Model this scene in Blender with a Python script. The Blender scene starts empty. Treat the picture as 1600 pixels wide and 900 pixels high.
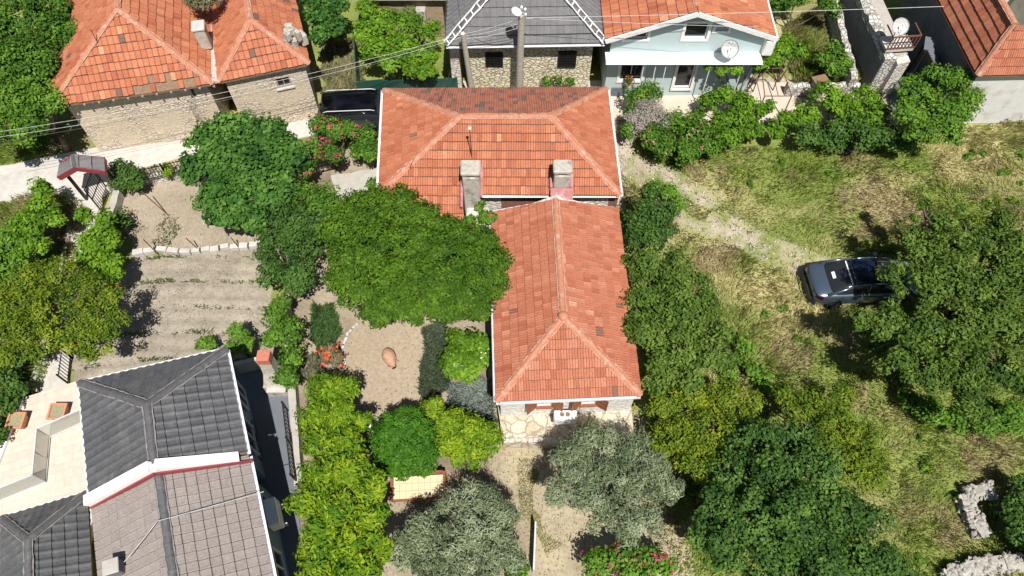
import bpy, bmesh, math, random
import numpy as np
from mathutils import Vector, Matrix
random.seed(7); RNG = np.random.default_rng(7)
PI = math.pi; R = math.radians
SC = bpy.context.scene; COL = SC.collection

# ------------------------------------------------------------------ camera, sky, sun, exposure
F = 1200.0; TH = R(29.3); H = 29.0            # focal length in 1600-px units, tilt from nadir, height
CT, ST = math.cos(TH), math.sin(TH)
cam = bpy.data.cameras.new('camera'); camo = bpy.data.objects.new('camera', cam); COL.objects.link(camo)
cam.sensor_width = 36; cam.lens = 36*F/1600; cam.clip_end = 3000; cam.clip_start = .1
camo.location = (0, 0, H); camo.rotation_euler = (TH, 0, 0); SC.camera = camo
SUN_EL, SUN_AZ = R(62), R(166)
w = bpy.data.worlds.new('World'); SC.world = w; w.use_nodes = True
sky = w.node_tree.nodes.new('ShaderNodeTexSky'); sky.sky_type = 'NISHITA'; sky.sun_disc = False
sky.sun_elevation = SUN_EL; sky.sun_rotation = SUN_AZ
bg = w.node_tree.nodes['Background']; bg.inputs[1].default_value = .05
w.node_tree.links.new(sky.outputs[0], bg.inputs[0])
sl = bpy.data.lights.new('sun', 'SUN'); sl.energy = 5.0; sl.angle = R(.5); sl.color = (1, .965, .91)
so = bpy.data.objects.new('sun', sl); COL.objects.link(so)
sd = Vector((math.sin(SUN_AZ)*math.cos(SUN_EL), math.cos(SUN_AZ)*math.cos(SUN_EL), math.sin(SUN_EL)))
so.rotation_euler = sd.to_track_quat('Z', 'Y').to_euler(); so.location = sd*60
SC.view_settings.view_transform = 'Standard'; SC.view_settings.look = 'None'
SC.view_settings.exposure = .36; SC.view_settings.gamma = 1
SC.render.engine = 'CYCLES'; SC.cycles.max_bounces = 6; SC.cycles.transparent_max_bounces = 4
SC.cycles.use_denoising = True

def P(px, py, z=0.0):
    u = (px-800)/F; v = (py-450)/F
    d = (u, ST-v*CT, -(CT+v*ST)); t = (H-z)/-d[2]
    return Vector((d[0]*t, d[1]*t, z))
def scale_at(p):                                # pixels (1600 wide) per metre
    return F/(p[1]*ST-(p[2]-H)*CT)

# ------------------------------------------------------------------ objects, tags
def tag(o, label=None, cat=None, group=None, kind=None):
    if label: o['label'] = label
    if cat: o['category'] = cat
    if group: o['group'] = group
    if kind: o['kind'] = kind
    return o
def empty(name, loc, label, cat, group=None):
    o = bpy.data.objects.new(name, None); o.empty_display_size = .3; COL.objects.link(o); o.location = loc
    return tag(o, label, cat, group)
def link(name, me, mat, parent=None):
    if mat is not None:
        for m in (mat if isinstance(mat, (list, tuple)) else [mat]): me.materials.append(m)
    o = bpy.data.objects.new(name, me); COL.objects.link(o)
    if parent is not None:
        o.parent = parent
        o.location = -parent_loc(parent)
    return o
def parent_loc(p):
    l = Vector(p.location)
    while p.parent is not None:
        p = p.parent; l = l + Vector(p.location)
    return l
def build(name, bm, mat, parent=None, smooth=False):
    bm.normal_update()
    me = bpy.data.meshes.new(name); bm.to_mesh(me); bm.free()
    if smooth: me.shade_smooth()
    return link(name, me, mat, parent)
def np_mesh(name, V, Q, mat, parent=None, tint=None, smooth=False):
    me = bpy.data.meshes.new(name); n = len(Q); k = Q.shape[1]
    me.vertices.add(len(V)); me.vertices.foreach_set('co', V.astype(np.float32).ravel())
    me.loops.add(n*k); me.loops.foreach_set('vertex_index', Q.astype(np.int32).ravel())
    me.polygons.add(n); me.polygons.foreach_set('loop_start', np.arange(0, n*k, k, dtype=np.int32))
    me.update(calc_edges=True)
    if tint is not None:
        if tint.ndim == 1:
            a = me.attributes.new('tint', 'FLOAT', 'POINT'); a.data.foreach_set('value', tint.astype(np.float32))
        else:
            a = me.attributes.new('tint', 'FLOAT_COLOR', 'POINT')
            a.data.foreach_set('color', np.concatenate([tint, np.ones((len(tint), 1))], 1).astype(np.float32).ravel())
    if smooth: me.shade_smooth()
    return link(name, me, mat, parent)

# ------------------------------------------------------------------ materials
def new_mat(name):
    m = bpy.data.materials.new(name); m.use_nodes = True
    return m, m.node_tree.nodes, m.node_tree.links, m.node_tree.nodes['Principled BSDF']
def ramp(N, stops, interp='LINEAR'):
    r = N.new('ShaderNodeValToRGB'); r.color_ramp.interpolation = interp
    els = r.color_ramp.elements
    while len(els) < len(stops): els.new(.5)
    for e, (p, c) in zip(els, stops): e.position = p; e.color = (*c, 1)
    return r
def noise(N, L, pos, scale, detail=4, rough=.6):
    n = N.new('ShaderNodeTexNoise'); n.inputs['Scale'].default_value = scale
    n.inputs['Detail'].default_value = detail; n.inputs['Roughness'].default_value = rough
    L.new(pos, n.inputs['Vector']); return n
def mixc(N, L, fac, a, b, mode='MIX'):
    m = N.new('ShaderNodeMix'); m.data_type = 'RGBA'; m.blend_type = mode
    for s, v in ((m.inputs[0], fac), (m.inputs[6], a), (m.inputs[7], b)):
        if hasattr(v, 'links'): L.new(v, s)
        elif isinstance(v, (int, float)): s.default_value = v
        else: s.default_value = (*v, 1)
    return m.outputs[2]
def geo(N): return N.new('ShaderNodeNewGeometry').outputs['Position']
def bump(N, L, b, h, strength=.4, dist=.03):
    bp = N.new('ShaderNodeBump'); bp.inputs['Strength'].default_value = strength; bp.inputs['Distance'].default_value = dist
    L.new(h, bp.inputs['Height']); L.new(bp.outputs[0], b.inputs['Normal'])
def attr(N, name):
    a = N.new('ShaderNodeAttribute'); a.attribute_name = name; return a
def plain(name, c, rough=.7, metal=0, var=.25, sc=6, dirt=None, bmp=.15):
    m, N, L, b = new_mat(name); p = geo(N)
    n = noise(N, L, p, sc, 6, .65)
    r = ramp(N, [(.3, tuple(x*(1-var) for x in c)), (.7, tuple(min(1, x*(1+var*.6)) for x in c))]); L.new(n.outputs[0], r.inputs[0])
    out = r.outputs[0]
    if dirt:
        n2 = noise(N, L, p, sc*.35, 8, .7); r2 = ramp(N, [(.52, (0, 0, 0)), (.68, (1, 1, 1))]); L.new(n2.outputs[0], r2.inputs[0])
        out = mixc(N, L, r2.outputs[0], out, dirt)
    L.new(out, b.inputs['Base Color']); b.inputs['Roughness'].default_value = rough; b.inputs['Metallic'].default_value = metal
    if bmp: bump(N, L, b, n.outputs[0], bmp, .02)
    return m
def tile_mat(name, cols, stain, stain_lo=.58, stain_hi=.72, rough=.8):
    m, N, L, b = new_mat(name); p = geo(N)
    r = ramp(N, cols); L.new(attr(N, 'tint').outputs['Fac'], r.inputs[0])
    n = noise(N, L, p, 14, 5, .7); rr = ramp(N, [(.3, (.72, .72, .72)), (.7, (1.15, 1.15, 1.15))]); L.new(n.outputs[0], rr.inputs[0])
    o = mixc(N, L, 1.0, r.outputs[0], rr.outputs[0], 'MULTIPLY')
    n2 = noise(N, L, p, 2.3, 9, .75); r2 = ramp(N, [(stain_lo, (0, 0, 0)), (stain_hi, (1, 1, 1))]); L.new(n2.outputs[0], r2.inputs[0])
    o = mixc(N, L, r2.outputs[0], o, stain)
    L.new(o, b.inputs['Base Color']); b.inputs['Roughness'].default_value = rough
    bump(N, L, b, n.outputs[0], .3, .01)
    return m
def stone_mat(name, c1, c2, mortar, sc=3.5, mw=.06, bs=.8, stretch=(1, 1, 1.5), patch=None):
    m, N, L, b = new_mat(name); p = geo(N)
    mp = N.new('ShaderNodeMapping'); mp.inputs['Scale'].default_value = stretch; L.new(p, mp.inputs['Vector'])
    nz = noise(N, L, p, 3, 3, .6)
    vm = N.new('ShaderNodeVectorMath'); vm.operation = 'MULTIPLY_ADD'; L.new(nz.outputs['Color'], vm.inputs[0])
    vm.inputs[1].default_value = (.25, .25, .25); L.new(mp.outputs[0], vm.inputs[2])
    v = N.new('ShaderNodeTexVoronoi'); v.inputs['Scale'].default_value = sc; L.new(vm.outputs[0], v.inputs['Vector'])
    e = N.new('ShaderNodeTexVoronoi'); e.feature = 'DISTANCE_TO_EDGE'; e.inputs['Scale'].default_value = sc; L.new(vm.outputs[0], e.inputs['Vector'])
    sep = N.new('ShaderNodeSeparateColor'); L.new(v.outputs['Color'], sep.inputs[0])
    o = mixc(N, L, sep.outputs[0], c1, c2)
    n = noise(N, L, p, 9, 6, .7); rr = ramp(N, [(.3, (.7, .7, .7)), (.7, (1.15, 1.15, 1.15))]); L.new(n.outputs[0], rr.inputs[0])
    o = mixc(N, L, 1.0, o, rr.outputs[0], 'MULTIPLY')
    er = ramp(N, [(0, (1, 1, 1)), (mw, (0, 0, 0))]); L.new(e.outputs[0], er.inputs[0])
    o = mixc(N, L, er.outputs[0], o, mortar)
    if patch:
        n2 = noise(N, L, p, .7, 7, .7); r2 = ramp(N, [(.44, (0, 0, 0)), (.52, (.9, .9, .9))]); L.new(n2.outputs[0], r2.inputs[0])
        o = mixc(N, L, r2.outputs[0], o, mixc(N, L, 1.0, patch, rr.outputs[0], 'MULTIPLY'))
    L.new(o, b.inputs['Base Color']); b.inputs['Roughness'].default_value = .9
    hr = ramp(N, [(0, (0, 0, 0)), (.15, (1, 1, 1))]); L.new(e.outputs[0], hr.inputs[0]); ho = hr.outputs[0]
    if patch: ho = mixc(N, L, r2.outputs[0], ho, n.outputs[0])
    bump(N, L, b, ho, bs, .04)
    return m
def leaf_mat(name, stops, rough=.62, trans=.3):
    m, N, L, b = new_mat(name)
    r = ramp(N, [(i/(len(stops)-1), c) for i, c in enumerate(stops)]); L.new(attr(N, 'tint').outputs['Fac'], r.inputs[0])
    L.new(r.outputs[0], b.inputs['Base Color']); b.inputs['Roughness'].default_value = rough
    b.inputs['Specular IOR Level'].default_value = .2
    t = N.new('ShaderNodeBsdfTranslucent')
    tc = mixc(N, L, 1.0, r.outputs[0], (1.25, 1.35, .5), 'MULTIPLY'); L.new(tc, t.inputs[0])
    mx = N.new('ShaderNodeMixShader'); mx.inputs[0].default_value = trans
    L.new(b.outputs[0], mx.inputs[1]); L.new(t.outputs[0], mx.inputs[2])
    L.new(mx.outputs[0], N['Material Output'].inputs['Surface'])
    return m
M = {}
M['terracotta'] = tile_mat('terracotta', [(0, (.32, .085, .040)), (.45, (.43, .142, .067)), (.8, (.50, .19, .095)), (.96, (.56, .28, .15)), (1, (.15, .085, .06))], (.27, .14, .085), .56, .74)
M['terracotta_new'] = tile_mat('terracotta_new', [(0, (.33, .092, .046)), (.5, (.44, .155, .082)), (.9, (.51, .22, .13)), (.96, (.56, .29, .18)), (1, (.17, .085, .055))], (.26, .14, .09), .56, .72)
M['terracotta_shaded'] = tile_mat('terracotta_shaded', [(0, (.25, .085, .05)), (.4, (.36, .125, .07)), (.75, (.40, .15, .09)), (.93, (.27, .15, .11)), (1, (.12, .095, .08))], (.15, .10, .08), .50, .66)  # darker, more stained terracotta; the north slope's shade is put into its colour
M['grey_tile'] = tile_mat('grey_tile', [(0, (.07, .07, .075)), (.96, (.12, .12, .125)), (1, (.035, .035, .037))], (.16, .155, .15), .52, .75, .55)
M['weathered_grey_tile'] = tile_mat('weathered_grey_tile', [(0, (.14, .135, .14)), (.96, (.19, .185, .185)), (1, (.07, .068, .07))], (.11, .105, .10), .5, .8)
M['taupe_tile'] = tile_mat('taupe_tile', [(0, (.245, .21, .19)), (.96, (.31, .265, .24)), (1, (.11, .095, .085))], (.22, .20, .18), .6, .8)
M['ridge_terracotta'] = plain('ridge_terracotta', (.47, .19, .11), .8, dirt=(.50, .34, .25), sc=9)
M['ridge_grey'] = plain('ridge_grey', (.10, .10, .105), .6, dirt=(.16, .155, .15), sc=9)
M['mortar'] = plain('mortar', (.50, .45, .40), .9, dirt=(.3, .26, .23), sc=14)
M['pink_mortar'] = plain('pink_mortar', (.48, .27, .19), .9, dirt=(.5, .42, .36), sc=14)
M['grey_mortar'] = plain('grey_mortar', (.25, .22, .21), .9, dirt=(.36, .30, .28), sc=14)
M['white_paint'] = plain('white_paint', (.80, .79, .77), .5, var=.06, dirt=(.62, .60, .56), bmp=.03)
M['plaster_white'] = plain('plaster_white', (.66, .65, .62), .8, var=.1, dirt=(.45, .42, .37), sc=3)
M['aqua_wall'] = plain('aqua_wall', (.42, .51, .51), .8, var=.05, sc=2, bmp=.05)
M['blue_wall'] = plain('blue_wall', (.20, .30, .36), .8, var=.08, sc=2, bmp=.05)
M['stone'] = stone_mat('stone', (.56, .47, .36), (.72, .62, .49), (.36, .29, .22), 4.4, .05, .9, patch=(.64, .53, .39))
M['stone_cream'] = stone_mat('stone_cream', (.62, .53, .33), (.80, .74, .58), (.22, .19, .15), 4.2, .09, 1.0, (1, 1, 1.6))
M['stone_pale'] = stone_mat('stone_pale', (.56, .52, .46), (.70, .67, .61), (.45, .41, .36), 3.6, .05, .6)
M['white_stone'] = stone_mat('white_stone', (.70, .67, .62), (.80, .78, .74), (.52, .48, .43), 3.6, .04, .5)
M['rubble'] = stone_mat('rubble', (.45, .42, .38), (.70, .67, .62), (.18, .16, .13), 5, .1, 1.0, (1, 1, 1))
M['flagstone'] = stone_mat('flagstone', (.50, .42, .29), (.62, .56, .45), (.27, .22, .16), 2.2, .07, .6, (1, 1, 1))
M['concrete'] = plain('concrete', (.42, .39, .35), .9, var=.16, dirt=(.42, .38, .32), sc=3)
M['white_concrete'] = plain('white_concrete', (.52, .49, .45), .9, var=.16, dirt=(.40, .36, .31), sc=2.5)
M['dark_shaded_concrete'] = plain('dark_shaded_concrete', (.15, .16, .16), .9, var=.25, dirt=(.09, .10, .09), sc=2)  # dark concrete, also used as painted shade on the court and walls
M['chimney'] = plain('chimney', (.46, .42, .355), .9, var=.25, dirt=(.20, .19, .16), sc=7, bmp=.4)
M['cream_floor'] = plain('cream_floor', (.55, .47, .38), .6, var=.07, sc=2, bmp=.02)
M['patio_floor'] = plain('patio_floor', (.13, .145, .165), .8, var=.1, sc=3)  # dark slate tone, deepened to stand in for shade on the patio
M['wood'] = plain('wood', (.24, .15, .09), .8, var=.4, sc=12)
M['grey_wood'] = plain('grey_wood', (.30, .27, .23), .9, var=.35, sc=14, bmp=.3)
M['shutter'] = plain('shutter', (.26, .09, .04), .6, var=.25, sc=10)
M['maroon'] = plain('maroon', (.25, .045, .05), .5, var=.15, sc=5)
M['pink_flashing'] = plain('pink_flashing', (.34, .11, .11), .6, var=.3, sc=6, dirt=(.42, .25, .22))
M['black_metal'] = plain('black_metal', (.025, .022, .02), .45, .4, var=.2, bmp=0)
M['rusty'] = plain('rusty', (.16, .07, .04), .8, var=.4, sc=14)
M['green_metal'] = plain('green_metal', (.02, .085, .062), .5, .1, var=.2, sc=2, dirt=(.05, .09, .07))
M['white_metal'] = plain('white_metal', (.78, .78, .78), .35, var=.05, bmp=0)
M['light_grey'] = plain('light_grey', (.55, .56, .57), .5, var=.08, bmp=0)
M['dark'] = plain('dark', (.012, .012, .013), .8, bmp=0)
M['cable_dark'] = plain('cable_dark', (.05, .05, .05), .6, bmp=0)
M['cable_pale'] = plain('cable_pale', (.42, .42, .41), .6, bmp=0)
M['pot'] = plain('pot', (.56, .24, .13), .75, var=.15, sc=10)
M['jar'] = plain('jar', (.44, .25, .155), .8, var=.3, sc=8, dirt=(.55, .40, .30))
M['soil'] = plain('soil', (.20, .16, .11), .95, var=.4, sc=12)
M['pole_wood'] = plain('pole_wood', (.40, .36, .29), .9, var=.35, sc=14, bmp=.3)
M['bark'] = plain('bark', (.16, .12, .085), .95, var=.4, sc=14, bmp=.5)
M['pale_bark'] = plain('pale_bark', (.34, .30, .25), .95, var=.3, sc=14, bmp=.5)
M['table_top'] = plain('table_top', (.66, .55, .34), .6, var=.06, sc=4)
m_, N_, L_, b_ = new_mat('glass_dark'); b_.inputs['Base Color'].default_value = (.02, .022, .025, 1); b_.inputs['Roughness'].default_value = .06; M['glass_dark'] = m_
m_, N_, L_, b_ = new_mat('glass_rail'); b_.inputs['Base Color'].default_value = (.55, .56, .48, 1); b_.inputs['Roughness'].default_value = .08; b_.inputs['Alpha'].default_value = .45; M['glass_rail'] = m_
m_, N_, L_, b_ = new_mat('car_paint'); b_.inputs['Base Color'].default_value = (.16, .21, .27, 1); b_.inputs['Roughness'].default_value = .28; b_.inputs['Metallic'].default_value = .75; b_.inputs['Coat Weight'].default_value = .6; M['car_paint'] = m_
m_, N_, L_, b_ = new_mat('car_roof'); b_.inputs['Base Color'].default_value = (.012, .022, .05, 1); b_.inputs['Roughness'].default_value = .12; b_.inputs['Coat Weight'].default_value = 1; M['car_roof'] = m_
m_, N_, L_, b_ = new_mat('black_paint'); b_.inputs['Base Color'].default_value = (.008, .008, .01, 1); b_.inputs['Roughness'].default_value = .15; b_.inputs['Coat Weight'].default_value = 1; M['black_paint'] = m_
m_, N_, L_, b_ = new_mat('tail_red'); b_.inputs['Base Color'].default_value = (.25, .01, .01, 1); b_.inputs['Roughness'].default_value = .2; M['tail_red'] = m_

LEAF = {
 'mid': leaf_mat('leaf_mid', [(.042, .105, .010), (.095, .205, .020), (.17, .31, .035)]),
 'fig': leaf_mat('leaf_fig', [(.030, .095, .014), (.070, .17, .026), (.13, .26, .045)]),
 'bright': leaf_mat('leaf_bright', [(.07, .15, .010), (.14, .28, .018), (.25, .40, .035)], trans=.38),
 'dense': leaf_mat('leaf_dense', [(.034, .088, .006), (.072, .155, .009), (.14, .245, .018)]),
 'box': leaf_mat('leaf_box', [(.030, .105, .006), (.060, .17, .010), (.10, .24, .02)]),
 'dark': leaf_mat('leaf_dark', [(.025, .065, .010), (.055, .12, .018), (.10, .19, .035)]),
 'lime': leaf_mat('leaf_lime', [(.07, .165, .009), (.155, .28, .014), (.34, .43, .026)], trans=.38),
 'olive': leaf_mat('leaf_olive', [(.085, .12, .055), (.17, .21, .11), (.34, .38, .24)], rough=.5, trans=.15),
 'pom': leaf_mat('leaf_pomegranate', [(.06, .12, .008), (.14, .21, .014), (.27, .31, .024)]),
 'walnut': leaf_mat('leaf_walnut', [(.040, .085, .012), (.095, .165, .022), (.18, .26, .045)]),
 'bluegreen': leaf_mat('leaf_bluegreen', [(.030, .080, .014), (.070, .145, .025), (.14, .24, .045)]),
 'dry': leaf_mat('leaf_dry', [(.20, .17, .14), (.30, .27, .23), (.40, .36, .31)], trans=.05),
 'greyolive': leaf_mat('leaf_greyolive', [(.09, .10, .05), (.17, .17, .09), (.26, .25, .15)]),
}
def flower_mat(name, c):
    m, N, L, b = new_mat(name); b.inputs['Base Color'].default_value = (*c, 1); b.inputs['Roughness'].default_value = .7; return m
FL = {'magenta': flower_mat('petal_magenta', (.55, .03, .14)), 'pink': flower_mat('petal_pink', (.70, .22, .30)),
      'white': flower_mat('petal_white', (.85, .85, .80)), 'orange': flower_mat('petal_orange', (.70, .09, .03)), 'red': flower_mat('petal_red', (.55, .05, .02))}

# ------------------------------------------------------------------ shape helpers
def box(bm, c, sx, sy, sz, rz=0, mi=0, rx=0, ry=0):
    mt = Matrix.Translation(c) @ Matrix.Rotation(rz, 4, 'Z') @ Matrix.Rotation(ry, 4, 'Y') @ Matrix.Rotation(rx, 4, 'X') @ Matrix.Diagonal((sx, sy, sz, 1))
    r = bmesh.ops.create_cube(bm, size=1, matrix=mt)
    if mi:
        for f in set(f for v in r['verts'] for f in v.link_faces): f.material_index = mi
    return r['verts']
def bbox(bm, c, sx, sy, sz, rz=0, bev=.02, seg=1):
    vs = box(bm, c, sx, sy, sz, rz)
    es = list(set(e for v in vs for e in v.link_edges))
    bmesh.ops.bevel(bm, geom=es, offset=bev, segments=seg, affect='EDGES', profile=.6)
def bar(bm, a, b, wd, ht=None, up=Vector((0, 0, 1))):
    a = Vector(a); b = Vector(b); d = (b-a); ln = d.length
    if ln < 1e-5: return
    d.normalize(); ht = ht or wd
    s = d.cross(up)
    if s.length < 1e-3: s = d.cross(Vector((1, 0, 0)))
    s.normalize(); u = s.cross(d)
    vs = []
    for e in (a, b):
        for i, j in ((-1, -1), (1, -1), (1, 1), (-1, 1)): vs.append(bm.verts.new(e+s*i*wd/2+u*j*ht/2))
    for q in ((3, 2, 1, 0), (4, 5, 6, 7), (0, 1, 5, 4), (1, 2, 6, 5), (2, 3, 7, 6), (3, 0, 4, 7)): bm.faces.new([vs[i] for i in q])
def tube(bm, pts, rad, n=6, cap=True):
    pts = [Vector(p) for p in pts]; rings = []
    for i, p in enumerate(pts):
        d = (pts[min(i+1, len(pts)-1)]-pts[max(i-1, 0)]).normalized()
        s = d.cross(Vector((0, 0, 1)))
        if s.length < 1e-2: s = d.cross(Vector((0, 1, 0)))
        s.normalize(); u = s.cross(d); r = rad[i] if isinstance(rad, (list, tuple)) else rad
        rings.append([bm.verts.new(p+(s*math.cos(a)+u*math.sin(a))*r) for a in [2*PI*k/n for k in range(n)]])
    for a, b in zip(rings, rings[1:]):
        for k in range(n): bm.faces.new((a[k], a[(k+1) % n], b[(k+1) % n], b[k]))
    if cap: bm.faces.new(rings[0][::-1]); bm.faces.new(rings[-1])
def prism(bm, pts, z0, z1, mi=0):
    lo = [bm.verts.new((p[0], p[1], z0)) for p in pts]; hi = [bm.verts.new((p[0], p[1], z1)) for p in pts]
    n = len(pts); fs = [bm.faces.new(lo[::-1]), bm.faces.new(hi)]
    for i in range(n): fs.append(bm.faces.new((lo[i], lo[(i+1) % n], hi[(i+1) % n], hi[i])))
    for f in fs: f.material_index = mi
def slab(bm, pts3, th):                          # polygon in space, thickened downwards
    hi = [bm.verts.new(p) for p in pts3]; lo = [bm.verts.new(Vector(p)-Vector((0, 0, th))) for p in pts3]; n = len(pts3)
    bm.faces.new(hi); bm.faces.new(lo[::-1])
    for i in range(n): bm.faces.new((hi[i], lo[i], lo[(i+1) % n], hi[(i+1) % n]))
def ccw(pts):
    a = sum(p[0]*q[1]-q[0]*p[1] for p, q in zip(pts, pts[1:]+pts[:1]))
    return pts if a > 0 else pts[::-1]
def wall_run(bm, a, b, z0, z1, t, ops=(), ins0=0, ins1=0):
    # a->b with the outside on the right hand; openings (s0, s1, zb, zt) measured along the run in metres
    a = Vector((a[0], a[1], 0)); b = Vector((b[0], b[1], 0)); d = (b-a); ln = d.length; d.normalize()
    nrm = Vector((-d.y, d.x, 0)); ang = math.atan2(d.y, d.x)
    def piece(s0, s1, zb, zt):
        if s1-s0 < .01 or zt-zb < .01: return
        c = a+d*(s0+s1)/2+nrm*t/2; box(bm, (c.x, c.y, (zb+zt)/2), s1-s0, t, zt-zb, ang)
    cur = ins0
    for s0, s1, zb, zt in sorted(ops):
        piece(cur, s0, z0, z1); piece(s0, s1, z0, zb); piece(s0, s1, zt, z1); cur = s1
    piece(cur, ln-ins1, z0, z1)
def walls(bm, corners, z0, z1, t=.35, ops={}):
    c = ccw([tuple(p[:2]) for p in corners]); n = len(c)
    for i in range(n):
        a, b = c[i], c[(i+1) % n]
        ins = t if i % 2 else 0
        wall_run(bm, a, b, z0, z1, t, ops.get(i, ()), ins, ins)
def window(parent, c, right, wd, ht, frame='white_paint', fw=.06, depth=.18, mull=True, pane='glass_dark', slats=0, name='window'):
    # c: centre of the opening on the outer face; right: unit vector along the wall seen from outside
    right = Vector(right).normalized(); out = Vector((right.y, -right.x, 0)); c = Vector(c); up = Vector((0, 0, 1))
    cc = c-out*(depth*.5)
    bm = bmesh.new()
    bar(bm, cc-right*wd/2+right*fw/2-up*ht/2, cc-right*wd/2+right*fw/2+up*ht/2, fw, .07, out)
    bar(bm, cc+right*wd/2-right*fw/2-up*ht/2, cc+right*wd/2-right*fw/2+up*ht/2, fw, .07, out)
    for s in (-1, 1):
        q = cc+up*s*(ht/2-fw/2)
        bar(bm, q-right*(wd/2-fw), q+right*(wd/2-fw), .066, fw)
    if mull: bar(bm, cc-up*(ht/2-fw), cc+up*(ht/2-fw), .04, .05, out)
    for k in range(slats):
        z = -ht/2+fw+(k+.5)*(ht-2*fw)/slats
        bar(bm, cc+out*.03-right*(wd/2-fw)+up*z, cc+out*.03+right*(wd/2-fw)+up*z, .012, .02)
    f = build(name, bm, M[frame], parent)
    bm = bmesh.new(); q = cc-out*.03
    bar(bm, q-right*(wd/2-fw*.5), q+right*(wd/2-fw*.5), .02, ht-fw)
    build('pane', bm, M[pane], f)
    return f
PROF = {'marseille': ([0, .05, .2, .45, .5, .55, .8, .95, 1], [0, .020, .014, .016, .002, .016, .014, .020, 0]),
        'wave': ([0, .12, .25, .38, .5, .62, .75, .88, 1], [.03, .024, .004, .0, .0, .0, .006, .024, .03]),
        'flat': ([0, .1, .3, .7, .9, 1], [-.014, .018, .012, .012, .018, -.014])}
def tile_face(bm, poly, tw, tl, lift=.062, prof='marseille', jit=.006, dark=.02, seed=0, gap=None):
    # poly: corners in space; poly[0]->poly[1] is the eave; one row of tiles after another up the slope
    rnd = random.Random(seed*77+int(abs(poly[0][0]*31+poly[0][1]*17)*10)); lay = bm.faces.layers.float.get('tint') or bm.faces.layers.float.new('tint')
    p0 = Vector(poly[0]); u = (Vector(poly[1])-p0).normalized(); n = None
    for q in poly[2:]:
        n = u.cross(Vector(q)-p0)
        if n.length > 1e-3: break
    n.normalize()
    if n.z < 0: n = -n
    wv = n.cross(u).normalized()
    cen = sum((Vector(q) for q in poly), Vector())/len(poly)
    if (cen-p0).dot(wv) < 0: wv = -wv
    us = [(Vector(q)-p0).dot(u) for q in poly]; ws = [(Vector(q)-p0).dot(wv) for q in poly]
    px_, pz_ = PROF[prof]; new = []
    b2 = bmesh.new(); l2 = b2.faces.layers.float.new('tint')
    nr = int(max(ws)/tl)+1; nc0 = int(min(us)/tw)-1; nc1 = int(max(us)/tw)+2
    for j in range(nr):
        off = (j % 2)*0 + rnd.uniform(-.01, .01)
        rowwave = rnd.uniform(-.004, .004)
        for i in range(nc0, nc1):
            x0 = i*tw+off; y0 = j*tl+rnd.uniform(-jit, jit)*1.5; y1 = (j+1)*tl+.02
            if gap and seed == 0 and j < 2 and gap[0] < x0 < gap[1] and rnd.random() < (.75 if j == 0 else .3)*(.4+.6*abs(math.sin(x0*2.3))): continue
            t = rnd.random(); t = 1.0 if t < dark else min(.96, max(0, rnd.gauss(.45, .17)))
            zl = lift+rnd.uniform(-jit, jit)+rowwave; zt = .004
            lo = []; hi = []; fr = []; jn = []; fj = (y1-.02-rnd.uniform(.022, .04)-y0)/(y1-y0)
            for a, h in zip(px_, pz_):
                lo.append(b2.verts.new(p0+u*(x0+a*tw)+wv*y0+n*(zl+h)))
                hi.append(b2.verts.new(p0+u*(x0+a*tw)+wv*y1+n*(zt+h)))
                jn.append(b2.verts.new(p0+u*(x0+a*tw)+wv*(y0+(y1-y0)*fj)+n*(zl+(zt-zl)*fj+h)))
                fr.append(b2.verts.new(p0+u*(x0+a*tw)+wv*(y0+.05)+n*(-.012)))
            for k in range(len(px_)-1):
                f = b2.faces.new((lo[k], lo[k+1], jn[k+1], jn[k])); f[l2] = t if prof != 'marseille' or k not in (0, 3, 4, 7) else max(0, t-.5)  # groove grime, tinted darker to stand in for missing shade
                f = b2.faces.new((jn[k], jn[k+1], hi[k+1], hi[k])); f[l2] = 1.0
                f = b2.faces.new((fr[k], fr[k+1], lo[k+1], lo[k])); f[l2] = t*.5
    m = len(poly)
    for k in range(m):
        a = Vector(poly[k]); b = Vector(poly[(k+1) % m]); e = (b-a)
        nn = e.cross(n).normalized()
        if (cen-a).dot(nn) > 0: nn = -nn
        if k == 0: a = a+nn*.04
        geom = b2.verts[:]+b2.edges[:]+b2.faces[:]
        bmesh.ops.bisect_plane(b2, geom=geom, plane_co=a, plane_no=nn, clear_outer=True, dist=1e-5)
    me = bpy.data.meshes.new('tmp'); b2.to_mesh(me); b2.free(); bm.from_mesh(me); bpy.data.meshes.remove(me)
def roof_obj(name, faces, mat, parent, tw=.2, tl=.36, under=.12, **k):
    bm = bmesh.new(); bm.faces.layers.float.new('tint')
    for i, f in enumerate(faces): tile_face(bm, f, tw, tl, seed=i, **k)
    for f in faces:
        f2 = [Vector(q)-Vector((0, 0, .03)) for q in f]
        n0_ = len(bm.faces); slab(bm, f2, under); bm.faces.ensure_lookup_table()
        for q_ in bm.faces[n0_:]: q_.material_index = 1
    return build(name, bm, [M[mat], M['wood']], parent)
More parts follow.
